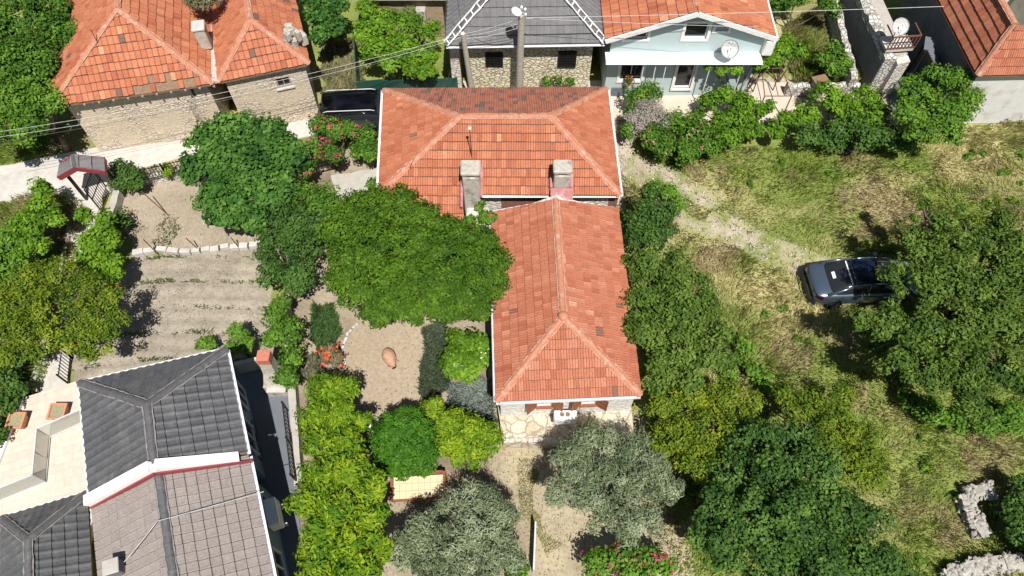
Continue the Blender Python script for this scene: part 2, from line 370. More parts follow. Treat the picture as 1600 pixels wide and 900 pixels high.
def ridge(parent, segs, mat='ridge_terracotta', r=.11, tl=.38, name='ridge_cap', mort=True):
    bm = bmesh.new(); rnd = random.Random(len(segs)*3+int(segs[0][0][0]*10))
    for a, b in segs:
        a = Vector(a); b = Vector(b); d = b-a; ln = d.length; d.normalize(); s = d.cross(Vector((0, 0, 1))).normalized(); u = s.cross(d)
        n = max(1, int(ln/tl)); st = ln/n
        for i in range(n):
            pa = a+d*(i*st-.02)+u*rnd.uniform(-.008, .008)+s*rnd.uniform(-.008, .008); pb = a+d*((i+1)*st+.03)
            if i == 0: pa = a
            ra, rb = r*1.12, r*.92
            A, B, A2 = [], [], []
            for k in range(7):
                an = PI*k/6
                A.append(bm.verts.new(pa+s*math.cos(an)*ra+u*(math.sin(an)*ra*.75)))
                A2.append(bm.verts.new(pa+s*math.cos(an)*ra*.7+u*(math.sin(an)*ra*.4)))
                B.append(bm.verts.new(pb+s*math.cos(an)*rb+u*(math.sin(an)*rb*.75)))
            for k in range(6): bm.faces.new((A[k], A[k+1], B[k+1], B[k])); bm.faces.new((A2[k], A2[k+1], A[k+1], A[k]))
    o = build(name, bm, M[mat], parent)
    if mort:
        bm = bmesh.new()
        for a, b in segs:
            a = Vector(a); b = Vector(b); d = b-a; ln = d.length; d.normalize(); s = d.cross(Vector((0, 0, 1))).normalized()
            n = int(ln/.16)
            for sg in (-1, 1):
                pts = [a+d*(ln*i/n)+s*sg*(r*1.05+rnd.uniform(0, .025))+Vector((0, 0, r*.05)) for i in range(n+1)]
                tube(bm, pts, [rnd.uniform(.014, .036) for _ in pts], 5)
        build('mortar_bed', bm, M['pink_mortar'] if 'terra' in mat else M['grey_mortar'], o)
    return o
def gutter(parent, a, b, r=.06, mat='white_metal', name='gutter'):
    bm = bmesh.new(); a = Vector(a); b = Vector(b); d = (b-a).normalized(); s = d.cross(Vector((0, 0, 1))).normalized()
    rings = []
    for q in (a, b):
        rings.append([bm.verts.new(q+s*math.cos(t)*rr-Vector((0, 0, 1))*math.sin(t)*rr) for rr in (r, r*.85) for t in ([PI*k/6 for k in range(7)] if rr == r else [PI*k/6 for k in range(6, -1, -1)])])
    n = len(rings[0])
    for k in range(n): bm.faces.new((rings[0][k], rings[0][(k+1) % n], rings[1][(k+1) % n], rings[1][k]))
    bm.faces.new(rings[0]); bm.faces.new(rings[1][::-1])
    return build(name, bm, M[mat], parent)
def inpoly(X, Y, poly):
    c = np.zeros(X.shape, bool); n = len(poly)
    for i in range(n):
        x0, y0 = poly[i][:2]; x1, y1 = poly[(i+1) % n][:2]
        if y0 == y1: continue
        c ^= ((y0 > Y) != (y1 > Y)) & (X < (x1-x0)*(Y-y0)/(y1-y0)+x0)
    return c
def vnoise(X, Y, sc, seed):
    g = np.random.default_rng(seed).random((64, 64)); x = X/sc+seed*3.7; y = Y/sc+seed*1.9
    xi = np.floor(x).astype(int); yi = np.floor(y).astype(int); fx = x-xi; fy = y-yi; fx = fx*fx*(3-2*fx); fy = fy*fy*(3-2*fy)
    a = g[xi % 64, yi % 64]; b = g[(xi+1) % 64, yi % 64]; c = g[xi % 64, (yi+1) % 64]; d = g[(xi+1) % 64, (yi+1) % 64]
    return (a*(1-fx)+b*fx)*(1-fy)+(c*(1-fx)+d*fx)*fy
def fbm(X, Y, sc, seed, o=4):
    t = 0; a = 1; s = 0
    for i in range(o): t = t+a*vnoise(X, Y, sc/2**i, seed+i); s += a; a *= .55
    return t/s
def W(pl, z=0): return [tuple(P(x, y, z)[:2]) for x, y in pl]
def segdist(X, Y, pl):
    D = np.full(X.shape, 1e9)
    for (x0, y0), (x1, y1) in zip(pl, pl[1:]):
        dx, dy = x1-x0, y1-y0; t = np.clip(((X-x0)*dx+(Y-y0)*dy)/(dx*dx+dy*dy+1e-9), 0, 1)
        D = np.minimum(D, np.hypot(X-x0-t*dx, Y-y0-t*dy))
    return D

# ------------------------------------------------------------------ ground
Z_TILLED = W([(205, 400), (300, 392), (420, 385), (425, 480), (440, 560), (360, 600), (120, 640), (110, 560), (170, 470)])
Z_BED = W([(190, 262), (300, 250), (440, 300), (420, 378), (215, 395), (180, 330)])
Z_YARD = W([(536, 535), (560, 500), (620, 480), (700, 490), (664, 520), (655, 590), (655, 635), (600, 660), (572, 655), (562, 615), (540, 575)])
Z_GARDEN = W([(430, 230), (600, 230), (770, 330), (790, 700), (850, 760), (860, 960), (450, 960), (450, 500)])
Z_SOUTH = W([(770, 640), (990, 640), (1040, 720), (1100, 960), (760, 960)])
Z_FIELD = W([(950, 260), (985, 215), (1250, 230), (1700, 170), (1750, 980), (1060, 980), (1010, 640), (980, 330)])
Z_LEFTG = W([(-60, 330), (100, 300), (135, 330), (70, 600), (30, 650), (-80, 740)])
Z_STREET = [(-9.0, 27.0)]
T_TRACK = [W([(950, 215), (1000, 255), (1060, 285), (1110, 312)]), W([(975, 262), (1030, 300), (1075, 350), (1150, 372)]), W([(1130, 350), (1190, 385), (1250, 410), (1300, 430)])]
def ground():
    def axis(a, b, st, far):
        core = list(np.arange(a, b+1e-6, st)); lo = []; hi = []; x = a; s = st
        while x > -far: s *= 1.6; x -= s; lo.append(x)
        x = b; s = st
        while x < far: s *= 1.6; x += s; hi.append(x)
        return np.array(lo[::-1]+core+hi)
    xs = axis(-31, 31, .13, 700); ys = axis(1, 40, .13, 700)
    X, Y = np.meshgrid(xs, ys, indexing='ij')
    jx = (fbm(X, Y, .9, 3)-.5)*.9+(vnoise(X, Y, .25, 9)-.5)*.25; jy = (fbm(X, Y, .9, 5)-.5)*.9+(vnoise(X, Y, .25, 11)-.5)*.25
    XJ, YJ = X+jx, Y+jy
    C = np.zeros(X.shape+(3,)); n1 = fbm(X, Y, 4, 21); n2 = fbm(X, Y, 1.2, 31); n3 = fbm(X, Y, .4, 41, 2)
    def lerp(a, b, t): t = np.clip(t, 0, 1)[..., None]; return np.array(a)*(1-t)+np.array(b)*t
    green = lerp((.15, .20, .045), (.24, .265, .075), n2*1.6-.3); straw = lerp((.34, .31, .135), (.44, .39, .20), n3*1.4-.2); brown = np.array((.27, .21, .12))
    field = green*(1-np.clip((n1-.55)*6, 0, 1)[..., None])+straw*np.clip((n1-.55)*6, 0, 1)[..., None]
    bm_ = np.clip((fbm(X, Y, 2.2, 61)-.60)*8, 0, 1)[..., None]*.6; field = field*(1-bm_)+brown*bm_
    C[:] = field
    dirt = lerp((.34, .285, .215), (.45, .39, .31), n2*1.5-.25)
    C = np.where(inpoly(XJ, YJ, Z_GARDEN)[..., None], lerp((.21, .165, .12), (.36, .30, .22), n2*2-.5), C)
    C = np.where(inpoly(XJ, YJ, Z_SOUTH)[..., None], lerp((.29, .24, .17), (.42, .36, .24), n2*2-.5), C)
    C = np.where(inpoly(X+jx*.25, Y+jy*.25, Z_TILLED)[..., None], lerp((.27, .232, .18), (.36, .315, .25), n2*1.5-.25)*(.85+.3*n3[..., None]), C)
    C = np.where(inpoly(XJ, YJ, Z_BED)[..., None], lerp((.28, .23, .165), (.40, .335, .255), n2*1.6-.3), C)
    C = np.where(inpoly(X+jx*.3, Y+jy*.3, Z_YARD)[..., None], lerp((.32, .255, .18), (.40, .325, .235), n1), C)
    for k, (tr, wd) in enumerate(zip(T_TRACK, (.6, .35, .9))):
        D = segdist(XJ, YJ, tr); t = np.clip((wd-D)/.45, 0, 1)*np.clip(n3*2.6-(.45 if k < 2 else .7), 0, 1)*(.95 if k < 2 else .85)
        C = C*(1-t[..., None])+dirt*1.1*t[..., None]
    # strip by the big house and the yard of the top houses
    yard2 = inpoly(XJ, YJ, W([(940, 120), (1240, 120), (1420, 150), (1400, 200), (1240, 195), (1010, 200), (975, 260), (975, 330), (955, 330)]))
    C = np.where(yard2[..., None], dirt*1.08, C)
    Z = (fbm(X, Y, 1.5, 71)-.5)*.10
    flat = inpoly(X, Y, W([(-200, 240), (1050, 60), (1020, 640), (860, 990), (-200, 990)]))
    Z = np.where(flat, Z*.25, Z)
    til = inpoly(X, Y, Z_TILLED)
    Z = np.where(til, (.032*np.sin((Y-.10*X+.30*np.sin(X*.5))*2*PI/.62))*np.clip(n2*2, .3, 1)+(n3-.5)*.07, Z)
    Z = np.where(inpoly(X, Y, Z_FIELD), Z+(n3-.5)*.08, Z)
    Z = np.where((np.abs(X) > 32) | (Y > 41) | (Y < 0), 0, Z)-.03
    far = np.clip((np.maximum(np.abs(X)-31, np.maximum(Y-40, 1-Y)))/1.5, 0, 1)[..., None]; C = C*(1-far)+np.array((.24, .27, .09))*far
    V = np.stack([X, Y, Z], -1).reshape(-1, 3); nx, ny = X.shape
    i = np.arange(nx*ny).reshape(nx, ny); Qd = np.stack([i[:-1, :-1], i[1:, :-1], i[1:, 1:], i[:-1, 1:]], -1).reshape(-1, 4)
    m, N, L, b = new_mat('earth'); p = geo(N)
    a = attr(N, 'tint'); n = noise(N, L, p, 7, 8, .7); rr = ramp(N, [(.3, (.76, .76, .76)), (.7, (1.18, 1.18, 1.18))]); L.new(n.outputs[0], rr.inputs[0])
    o = mixc(N, L, 1.0, a.outputs['Color'], rr.outputs[0], 'MULTIPLY')
    v = N.new('ShaderNodeTexVoronoi'); v.inputs['Scale'].default_value = 11; L.new(p, v.inputs['Vector'])
    vr = ramp(N, [(.0, (1, 1, 1)), (.10, (1, 1, 1)), (.16, (0, 0, 0))]); L.new(v.outputs['Distance'], vr.inputs[0])
    nn = noise(N, L, p, 1.1, 3); nr = ramp(N, [(.5, (0, 0, 0)), (.62, (.55, .55, .55))]); L.new(nn.outputs[0], nr.inputs[0])
    o = mixc(N, L, mixc(N, L, 1.0, vr.outputs[0], nr.outputs[0], 'MULTIPLY'), o, (.50, .46, .40))
    L.new(o, b.inputs['Base Color']); b.inputs['Roughness'].default_value = 1; b.inputs['Specular IOR Level'].default_value = .1
    bump(N, L, b, n.outputs[0], .6, .05)
    g = np_mesh('ground', V, Qd, m, tint=C.reshape(-1, 3), smooth=True); tag(g, kind='structure')
ground()
def sheet(name, pl, z, mat, th=.05, rag=.0, raw=False):
    pts = [Vector((x, y, 0)) for x, y in pl] if raw else [P(x, y, z) for x, y in pl]
    if rag:
        out = []
        for a, b in zip(pts, pts[1:]+pts[:1]):
            n = max(1, int((b-a).length/.3))
            for k in range(n): out.append(a.lerp(b, k/n)+Vector((random.uniform(-rag, rag), random.uniform(-rag, rag), 0)))
        pts = out
    pts = ccw([tuple(p[:2]) for p in pts])
    bm = bmesh.new(); prism(bm, pts, z-th, z); o = build(name, bm, mat if not isinstance(mat, str) else M[mat]); tag(o, kind='structure'); return o
sheet('street', [(-80, 262), (0, 260), (95, 240), (300, 205), (480, 172), (600, 140), (700, 126), (950, 126), (950, 175), (600, 210), (520, 205), (420, 225), (285, 245), (200, 268), (150, 320), (118, 318), (95, 302), (0, 318), (-80, 330)], .02, 'white_concrete', .2, .04)
sheet('path', [(118, 318), (158, 318), (150, 360), (128, 440), (118, 520), (108, 560), (104, 612), (36, 612), (52, 580), (72, 500), (92, 420), (105, 350)], .03, 'white_concrete', .2, .02)
sheet('kerb', [(105, 350), (112, 352), (60, 585), (48, 612), (36, 612), (52, 580), (72, 500), (92, 420)], .12, 'concrete', .3)
sheet('garden_path', [(515, 275), (600, 260), (600, 300), (530, 312)], .03, 'concrete', .2, .05)
sheet('wall_side_path', [(757, 480), (778, 480), (782, 640), (766, 640)], .03, 'concrete', .2, .02)
sheet('flagstone_terrace', [(777, 630), (985, 626), (992, 690), (880, 688), (786, 690)], .8, 'flagstone', .85)
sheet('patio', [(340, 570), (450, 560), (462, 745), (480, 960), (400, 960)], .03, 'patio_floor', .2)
# edging of the terrace and of the sand yard, single stones in one border each
def stone_row(name, label, pl, size, z=.1, gap=.02, mat='white_concrete', cat='stone edging', hgt=.16, depth=.2, zb=0):
    pts = [P(x, y, zb) for x, y in pl]; bm = bmesh.new()
    for a, b in zip(pts, pts[1:]):
        d = b-a; n = max(1, int(d.length/size)); an = math.atan2(d.y, d.x)
        for k in range(n):
            c = a+d*((k+.5)/n); ln = d.length/n-gap
            bbox(bm, (c.x+random.uniform(-.02, .02), c.y+random.uniform(-.03, .03), zb+hgt/2-.03+random.uniform(-.02, .02)), ln*random.uniform(.9, 1), depth*random.uniform(.8, 1.1), hgt, an+random.uniform(-.08, .08), .02)
    return tag(build(name, bm, M[mat]), label, cat)
stone_row('stone_edging', 'low row of pale concrete blocks between the upper bed and the tilled plot', [(208, 398), (245, 392), (300, 396), (345, 390), (420, 382)], .4, hgt=.28, depth=.26)
stone_row('stone_edging', 'row of small pale stones along the front of the flagstone terrace', [(786, 688), (880, 686)], .22, hgt=.1, depth=.16, mat='stone_pale', zb=.8)
stone_row('stone_edging', 'curved row of small white stones at left of the sandy yard', [(560, 505), (545, 520), (537, 540), (539, 570)], .16, hgt=.12, depth=.12)

# ------------------------------------------------------------------ houses
def V3(p, z): return Vector((p[0], p[1], z))
def house_walls(parent, corners, z0, z1, mat, ops={}, t=.4, name='wall'):
    bm = bmesh.new(); walls(bm, corners, z0, z1, t, ops); return build(name, bm, M[mat], parent)
def inset(pl, d):
    pl = ccw([Vector((p[0], p[1], 0)) for p in pl]) if False else [Vector((p[0], p[1], 0)) for p in pl]
    n = len(pl); out = []; area = sum(pl[i].x*pl[(i+1) % n].y-pl[(i+1) % n].x*pl[i].y for i in range(n)); sg = 1 if area > 0 else -1
    for i in range(n):
        a, b, c = pl[i-1], pl[i], pl[(i+1) % n]
        e1 = (b-a).normalized(); e2 = (c-b).normalized(); n1 = Vector((-e1.y, e1.x, 0))*sg; n2 = Vector((-e2.y, e2.x, 0))*sg
        k = d/(1+n1.dot(n2)); out.append(b+(n1+n2)*k)
    return out
def gable_fill(bm, a, b, apex, z, t):
    d = (Vector((b[0], b[1], 0))-Vector((a[0], a[1], 0))).normalized(); nrm = Vector((-d.y, d.x, 0))
    f = [Vector((a[0], a[1], z)), Vector((b[0], b[1], z)), Vector(apex)]; g = [q+nrm*t for q in f]
    A = [bm.verts.new(q) for q in f]; B = [bm.verts.new(q) for q in g]
    bm.faces.new(A); bm.faces.new(B[::-1])
    for i in range(3): bm.faces.new((A[i], B[i], B[(i+1) % 3], A[(i+1) % 3]))

# --- big central house
EZ = 3.5
c = [P(592, 303, EZ), P(969, 305, EZ), P(948, 138, EZ), P(600, 140, EZ)]     # SW SE NE NW
RZ = 5.05; r0 = P(718, 182, RZ); r1 = P(860, 181, RZ)
hs = empty('stone_house', ((c[0].x+c[1].x)/2, (c[0].y+c[2].y)/2, 0), 'large house in the centre with an orange hipped tile roof and two pale chimneys', 'house')
wl = inset(c, .35)
house_walls(hs, wl, 0, EZ-.12, 'stone_pale', {0: [(5.4, 6.6, 1.2, 2.3)]})
ext = P(600, 337, 3.05); exr = P(742, 337, 3.05); ex0 = c[0].copy(); ex1 = P(748, 304, EZ)
roof_obj('roof', [[c[0], c[1], r1, r0], [c[1], c[2], r1], [c[3], c[0], r0]], 'terracotta', hs, dark=.003)
roof_obj('north_roof_slope', [[c[2], c[3], r0, r1]], 'terracotta_shaded', hs, dark=.1)
# lower continuation of the south slope on the left
dsl = (c[0]-Vector((c[0].x, r0.y, RZ))).normalized()
e0 = c[0]+dsl*1.12+Vector((0, 0, .0)); e1 = V3((P(745, 304, EZ)).xy, EZ)+dsl*1.12
e1.x = P(724, 333, e0.z).x
lr = roof_obj('lower_roof_slope', [[e0-Vector((0, 0, .02)), e1-Vector((0, 0, .02)), Vector((e1.x, c[0].y+.02, EZ-.01)), Vector((c[0].x, c[0].y+.02, EZ-.01))]], 'terracotta', hs, dark=.05)
ridge(hs, [(r0, r1), (r0, c[0]), (r1, c[1]), (r1, c[2]), (r0, c[3])])
gutter(hs, c[3]+Vector((-.07, 0, -.03)), c[0]+Vector((-.07, 0, -.03)), .07)
gutter(hs, c[1]+Vector((.07, 0, -.03)), c[2]+Vector((.07, 0, -.03)), .07)
gutter(hs, V3((e1.x+.5, c[0].y-.08), EZ-.04), V3((c[1].x, c[0].y-.08), EZ-.04), .07)
def main_chimney(px, py, base_z, top_z, w_, d_, lower):
    t = P(px, py, top_z); bm = bmesh.new()
    bbox(bm, (t.x, t.y, (base_z+top_z-.35)/2), w_, d_, top_z-.35-base_z, 0, .04)
    ch = build('chimney', bm, M['chimney'], hs)
    bm = bmesh.new()
    for i in (-1, 1):
        for j in (-1, 1): bbox(bm, (t.x+i*w_*.36, t.y+j*d_*.36, top_z-.28), w_*.24, d_*.24, .16, 0, .01)
    bbox(bm, (t.x, t.y, top_z-.1), w_*1.16, d_*1.16, .2, 0, .05)
    build('chimney_cap', bm, M['chimney'], ch)
    bm = bmesh.new(); box(bm, (t.x, t.y, top_z-.30), w_*.72, d_*.72, .14); build('flue', bm, M['dark'], ch)
    bm = bmesh.new()
    if lower:
        box(bm, (t.x-w_/2-.06, t.y-.1, 4.02), .1, d_+1.1, .05, 0, 0, R(27)); box(bm, (t.x+w_/2+.06, t.y+.1, 4.1), .1, d_+.7, .05, 0, 0, R(27))
    else:
        box(bm, (t.x, t.y-d_/2-.32, 3.80), w_+.24, .66, .05, 0, 0, R(27)); box(bm, (t.x-w_/2-.08, t.y, 4.04), .12, d_, .05, 0, 0, R(27)); box(bm, (t.x+w_/2+.08, t.y, 4.04), .12, d_, .05, 0, 0, R(27))
    build('flashing', bm, M['pink_flashing'], ch)
main_chimney(735, 260, .02, 5.15, .68, .62, True)
main_chimney(879.5, 258, 3.3, 5.05, .66, .55, False)
bm = bmesh.new(); t = P(738, 250, 4.2); bbox(bm, (P(742, 325, 3).x+.1, P(742, 325, 3).y-.2, 1.4), .95, .9, 2.8, 0, .06); build('chimney_breast', bm, M['stone_pale'], hs)
# brick band seen under the eave above the annex
bm = bmesh.new(); box(bm, (2.0, wl[0].y-.02, 2.4), 4.9, .06, 1.9); build('brick_band', bm, plain('brick_band', (.22, .10, .07), .9, var=.3, sc=10), hs)
bm = bmesh.new(); t = P(737, 245, 4.3); top = P(735.5, 206, 5.9)
tube(bm, [(t.x, t.y, 4.0), (t.x, t.y, 6.0)], .022, 6)
tag(build('antenna_mast', bm, M['rusty']), 'thin rusty mast standing on the orange roof of the central house', 'antenna mast')
mast = bpy.data.objects['antenna_mast']; bm = bmesh.new(); bmesh.ops.create_icosphere(bm, subdivisions=2, radius=.07, matrix=Matrix.Translation((t.x, t.y, 6.04))); build('mast_head', bm, M['white_metal'], mast)

# --- annex
EZ = 2.8
a = [P(776, 627, EZ), P(1001, 617, EZ), P(965, 325, EZ), P(768, 332, EZ)]
AR = 4.3; q0 = P(880, 494, AR); q1 = P(868, 312, AR)
nth = P(866, 316, EZ)
an = empty('annex_house', ((a[0].x+a[1].x)/2, (a[0].y+a[3].y)/2, 0), 'long low annex with orange tile roof, brown shutters and a stone terrace', 'house')
wl2 = inset(a, .13)
wlen = (wl2[1]-wl2[0]).length
sdir = (wl2[1]-wl2[0]).normalized()
wz0, wz1 = 1.35, 2.45
W1 = .5*wlen-1.35; W2 = .5*wlen+.55
def s_at(px, z):      # distance along the annex south wall for a pixel column
    best = min(((abs((800+F*(wl2[0]+sdir*s).x/((wl2[0]+sdir*s).y*ST-(z-H)*CT))-px), s) for s in np.arange(0, wlen, .01)))
    return best[1]
wa0, wa1 = s_at(838, 2), s_at(863, 2); wb0, wb1 = s_at(907, 2), s_at(932, 2)
house_walls(an, wl2, 0, EZ-.1, 'white_stone', {0: [(wa0, wa1, 1.78, 2.62), (wb0, wb1, 1.78, 2.62)]})
roof_obj('roof', [[a[0], a[1], q0], [a[1], a[2], q1, q0], [a[3], a[0], q0, q1]], 'terracotta_new', an, dark=.004)
for f in []: pass
ridge(an, [(q0, a[0]), (q0, a[1])], tl=.42)
ridge(an, [(q0, q1)], tl=.42, r=.12)
bm = bmesh.new(); bmesh.ops.create_icosphere(bm, subdivisions=2, radius=.2, matrix=Matrix.Translation(q0+Vector((0, 0, .02))) @ Matrix.Diagonal((1, 1, .7, 1))); build('finial', bm, M['ridge_terracotta'], an, True)
gutter(an, a[0]+Vector((-.02, -.08, -.03)), a[1]+Vector((0, -.08, -.03)), .06, 'light_grey')
gutter(an, a[3]+Vector((-.07, 0, -.03)), a[0]+Vector((-.07, 0, -.03)), .05, 'light_grey')
bm = bmesh.new()
for p_, q_ in ((a[3], q1), (q1, a[2])): bar(bm, p_+Vector((0, .06, -.06)), q_+Vector((0, .03, -.09)), .04, .12)
build('verge_board', bm, M['white_paint'], an)
bm = bmesh.new(); wn = list(wl2); gable_fill(bm, wn[2], wn[3], ((wn[2].x+wn[3].x)/2, wn[2].y, AR-.4), EZ-.1, .3); build('gable', bm, M['stone_pale'], an)
for s0, s1 in ((wa0, wa1), (wb0, wb1)):
    cpt = wl2[0]+sdir*(s0+s1)/2; f = window(an, (cpt.x, cpt.y, 2.2), sdir, s1-s0-.01, .83, 'white_paint', mull=True, depth=.07)
    for sg in (-1, 1):
        hinge = wl2[0]+sdir*(s0 if sg < 0 else s1); o_ = Vector((sdir.y, -sdir.x, 0))
        dd = (sdir*sg*.8+o_*.6).normalized(); bm = bmesh.new()
        b0 = hinge+o_*.02; wd = .42
        bar(bm, b0+Vector((0, 0, 2.59)), b0+dd*wd+Vector((0, 0, 2.59)), .05, .06); bar(bm, b0+Vector((0, 0, 1.73)), b0+dd*wd+Vector((0, 0, 1.73)), .05, .06)
        bar(bm, b0+Vector((0, 0, 1.7)), b0+Vector((0, 0, 2.62)), .05, .05); bar(bm, b0+dd*wd+Vector((0, 0, 1.7)), b0+dd*wd+Vector((0, 0, 2.62)), .05, .05)
        bar(bm, b0+dd*.02+Vector((0, 0, 2.16)), b0+dd*(wd-.02)+Vector((0, 0, 2.16)), .03, .84)
        for k in (1.98, 2.34): bar(bm, b0+dd*.02+Vector((0, 0, k)), b0+dd*(wd-.02)+Vector((0, 0, k)), .055, .05)
        build('shutter', bm, M['shutter'], an)
    bm = bmesh.new(); bar(bm, cpt+o_*.06-sdir*(s1-s0)/2+Vector((0, 0, 1.75)), cpt+o_*.06+sdir*(s1-s0)/2+Vector((0, 0, 1.75)), .12, .05); build('sill', bm, M['shutter'], f)
def ac_unit(px, py, z, label, rz=0, s=1):
    p = P(px, py, z); e = empty('air_conditioner', (p.x, p.y, z-.35), label, 'air conditioner', 'outdoor air conditioner units')
    bm = bmesh.new(); bbox(bm, (p.x, p.y, z), .85*s, .36*s, .6*s, rz, .03); body = build('casing', bm, M['white_metal'], e)
    d = Vector((math.cos(rz), math.sin(rz), 0)); o_ = Vector((d.y, -d.x, 0))
    bm = bmesh.new(); q = p+o_*.185*s-d*.14*s
    r_ = bmesh.ops.create_cone(bm, cap_ends=True, segments=20, radius1=.16*s, radius2=.16*s, depth=.02, matrix=Matrix.Translation(q) @ Matrix.Rotation(rz, 4, 'Z') @ Matrix.Rotation(PI/2, 4, 'X')); build('fan_grille', bm, M['light_grey'], e)
    for sg in (-1, 1):
        bm = bmesh.new(); bar(bm, p+d*.3*s*sg+Vector((0, 0, -.33*s)), p+d*.3*s*sg-o_*.3+Vector((0, 0, -.33*s)), .04, .04)
        bar(bm, p+d*.3*s*sg+Vector((0, 0, -.33*s)), Vector(p+d*.3*s*sg-o_*.25)+Vector((0, 0, -.6*s)), .03, .03); build('bracket', bm, M['light_grey'], e)
    return e
pa = P(883, 652, 1.2)
acz = min((abs(P(883, 652, z_).y-(wl2[0].y-.3)), z_) for z_ in np.arange(.8, 2, .01))[1]
ac = ac_unit(883, 652, acz, 'white air conditioner below the brown shutters of the annex', 0)
bm = bmesh.new()
for dx in (-.13, .08): bmesh.ops.create_cone(bm, cap_ends=True, segments=16, radius1=.085, radius2=.085, depth=.03, matrix=Matrix.Translation(P(883, 652, acz)+Vector((dx, 0, .315))))
build('top_fan', bm, M['wood'], ac)

# --- stone house at the top left, two roofs joined by a pale gutter wall
EZ = 3.7
A = [P(78, 166, EZ), P(333, 130, EZ)]
B = [P(340, 128, EZ), P(483, 99, EZ)]
TZ = 6.3
pa = P(183, 12, TZ); dirA = (A[1]-A[0]).normalized(); nA = Vector((-dirA.y, dirA.x, 0))
# ridge runs back from the hip point
half = (A[1]-A[0]).length/2
midA = (A[0]+A[1])/2
pa = midA+nA*half*.98; pa.z = TZ
pA = P(183, 13, TZ)
back = 7.0
NA = [A[1]+nA*back*1.35, A[0]+nA*back*1.35]
ra1 = pA+nA*5.0
th = empty('stone_house', midA, 'old stone house with a wide orange hip roof and ragged broken eave', 'house')
roof_obj('roof', [[A[0], A[1], pA], [NA[1], A[0], pA, V3(ra1.xy, TZ)], [A[1], NA[0], V3(ra1.xy, TZ), pA]], 'terracotta', th, tw=.24, tl=.36, dark=.01, prof='flat', jit=.012, gap=(3.4, 6.4))
ridge(th, [(pA, A[0]), (pA, A[1]), (pA, V3(ra1.xy, TZ))], r=.10, tl=.42)
wA = inset([A[0], A[1], NA[0], NA[1]], .42)
house_walls(th, wA, 0, EZ-.12, 'stone', {0: [(4.95, 5.5, 2.55, 3.2), (4.9, 5.35, .5, 1.1)]}, t=.5)
bm = bmesh.new()
for s in np.arange(.15, (A[1]-A[0]).length, .62):
    q = A[0]+dirA*s; bar(bm, q+nA*.9+Vector((0, 0, .05)), q-nA*.05+Vector((0, 0, -.19)), .09, .11)
build('rafter_end', bm, M['grey_wood'], th)
bm = bmesh.new(); q = wA[0]+dirA*5.25
wdr = window(th, (q.x, q.y, 2.88), dirA, .54, .64, 'grey_wood', mull=True)
pb = P(430, 31, 5.6)
dirB = (B[1]-B[0]).normalized(); nB = Vector((-dirB.y, dirB.x, 0)); pB = P(391, 30, 5.3)
th2 = empty('stone_house', (B[0]+B[1])/2, 'smaller old stone house with narrow orange hip roof beside the ragged one', 'house')
NB = [B[1]+nB*8, B[0]+nB*8]; rb1 = pB+nB*6.5
roof_obj('roof', [[B[0], B[1], pB], [B[1], NB[0], rb1, pB], [NB[1], B[0], pB, rb1]], 'terracotta', th2, tw=.24, tl=.36, dark=.02, prof='flat', jit=.012)
ridge(th2, [(pB, B[0]), (pB, B[1]), (pB, rb1)], r=.10, tl=.42)
wB = inset([B[0], B[1], NB[0], NB[1]], .25)
sB = (P(446, 137, 2.6)-Vector((wB[0].x, wB[0].y, 2.6))).dot(dirB)
house_walls(th2, wB, 0, EZ-.12, 'stone', {0: [(sB-.35, sB+.3, 2.35, 2.95)]}, t=.45)
q = wB[0]+dirB*(sB-.025); window(th2, (q.x, q.y, 2.65), dirB, .64, .59, 'grey_wood', mull=True)
bm = bmesh.new(); bar(bm, q-dirB*.42+Vector((0, 0, 2.31))-nB*.03, q+dirB*.42+Vector((0, 0, 2.31))-nB*.03, .12, .07); build('sill', bm, M['white_concrete'], th2)
bm = bmesh.new(); g0 = (A[1]+B[0])/2; bar(bm, g0+Vector((0, 0, .02)), g0+nA*7.5+Vector((0, 0, .1)), .28, .16); tag(build('valley_gutter', bm, M['mortar'], th), None)
def small_chimney(parent, px, py, z0, z1, w_, d_, rz, cap=True):
    t = P(px, py, z1); bm = bmesh.new(); bbox(bm, (t.x, t.y, (z0+z1)/2), w_, d_, z1-z0, rz, .05); ch = build('chimney', bm, M['chimney'], parent)
    if cap:
        bm = bmesh.new(); bbox(bm, (t.x, t.y, z1+.06), w_*1.15, d_*1.15, .12, rz, .03); build('chimney_cap', bm, M['white_concrete'], ch)
an_ = math.atan2(dirA.y, dirA.x)
small_chimney(th, 310, 42, 3.9, 5.0, .5, .55, an_)
bm = bmesh.new(); t = P(454, 32, 5.3)
for k in range(16): bbox(bm, (t.x+random.uniform(-.35, .35), t.y+random.uniform(-.4, .4), 4.7+random.uniform(-.5, .15)), random.uniform(.18, .34), random.uniform(.18, .34), random.uniform(.3, .6), random.random(), .04)
build('ruined_chimney', bm, M['chimney'], th2)
t = P(158, 78, 5.0); bm = bmesh.new(); tube(bm, [(t.x, t.y, 4.7), (t.x+.12, t.y-.05, 6.2)], .02, 5); mm = tag(build('antenna_mast', bm, M['rusty']), 'thin leaning mast on the orange roof of the old house at top left', 'antenna mast')
bm = bmesh.new(); bbox(bm, (t.x, t.y, 4.78), .24, .26, .2, .2, .04); build('mast_base', bm, M['white_concrete'], mm)

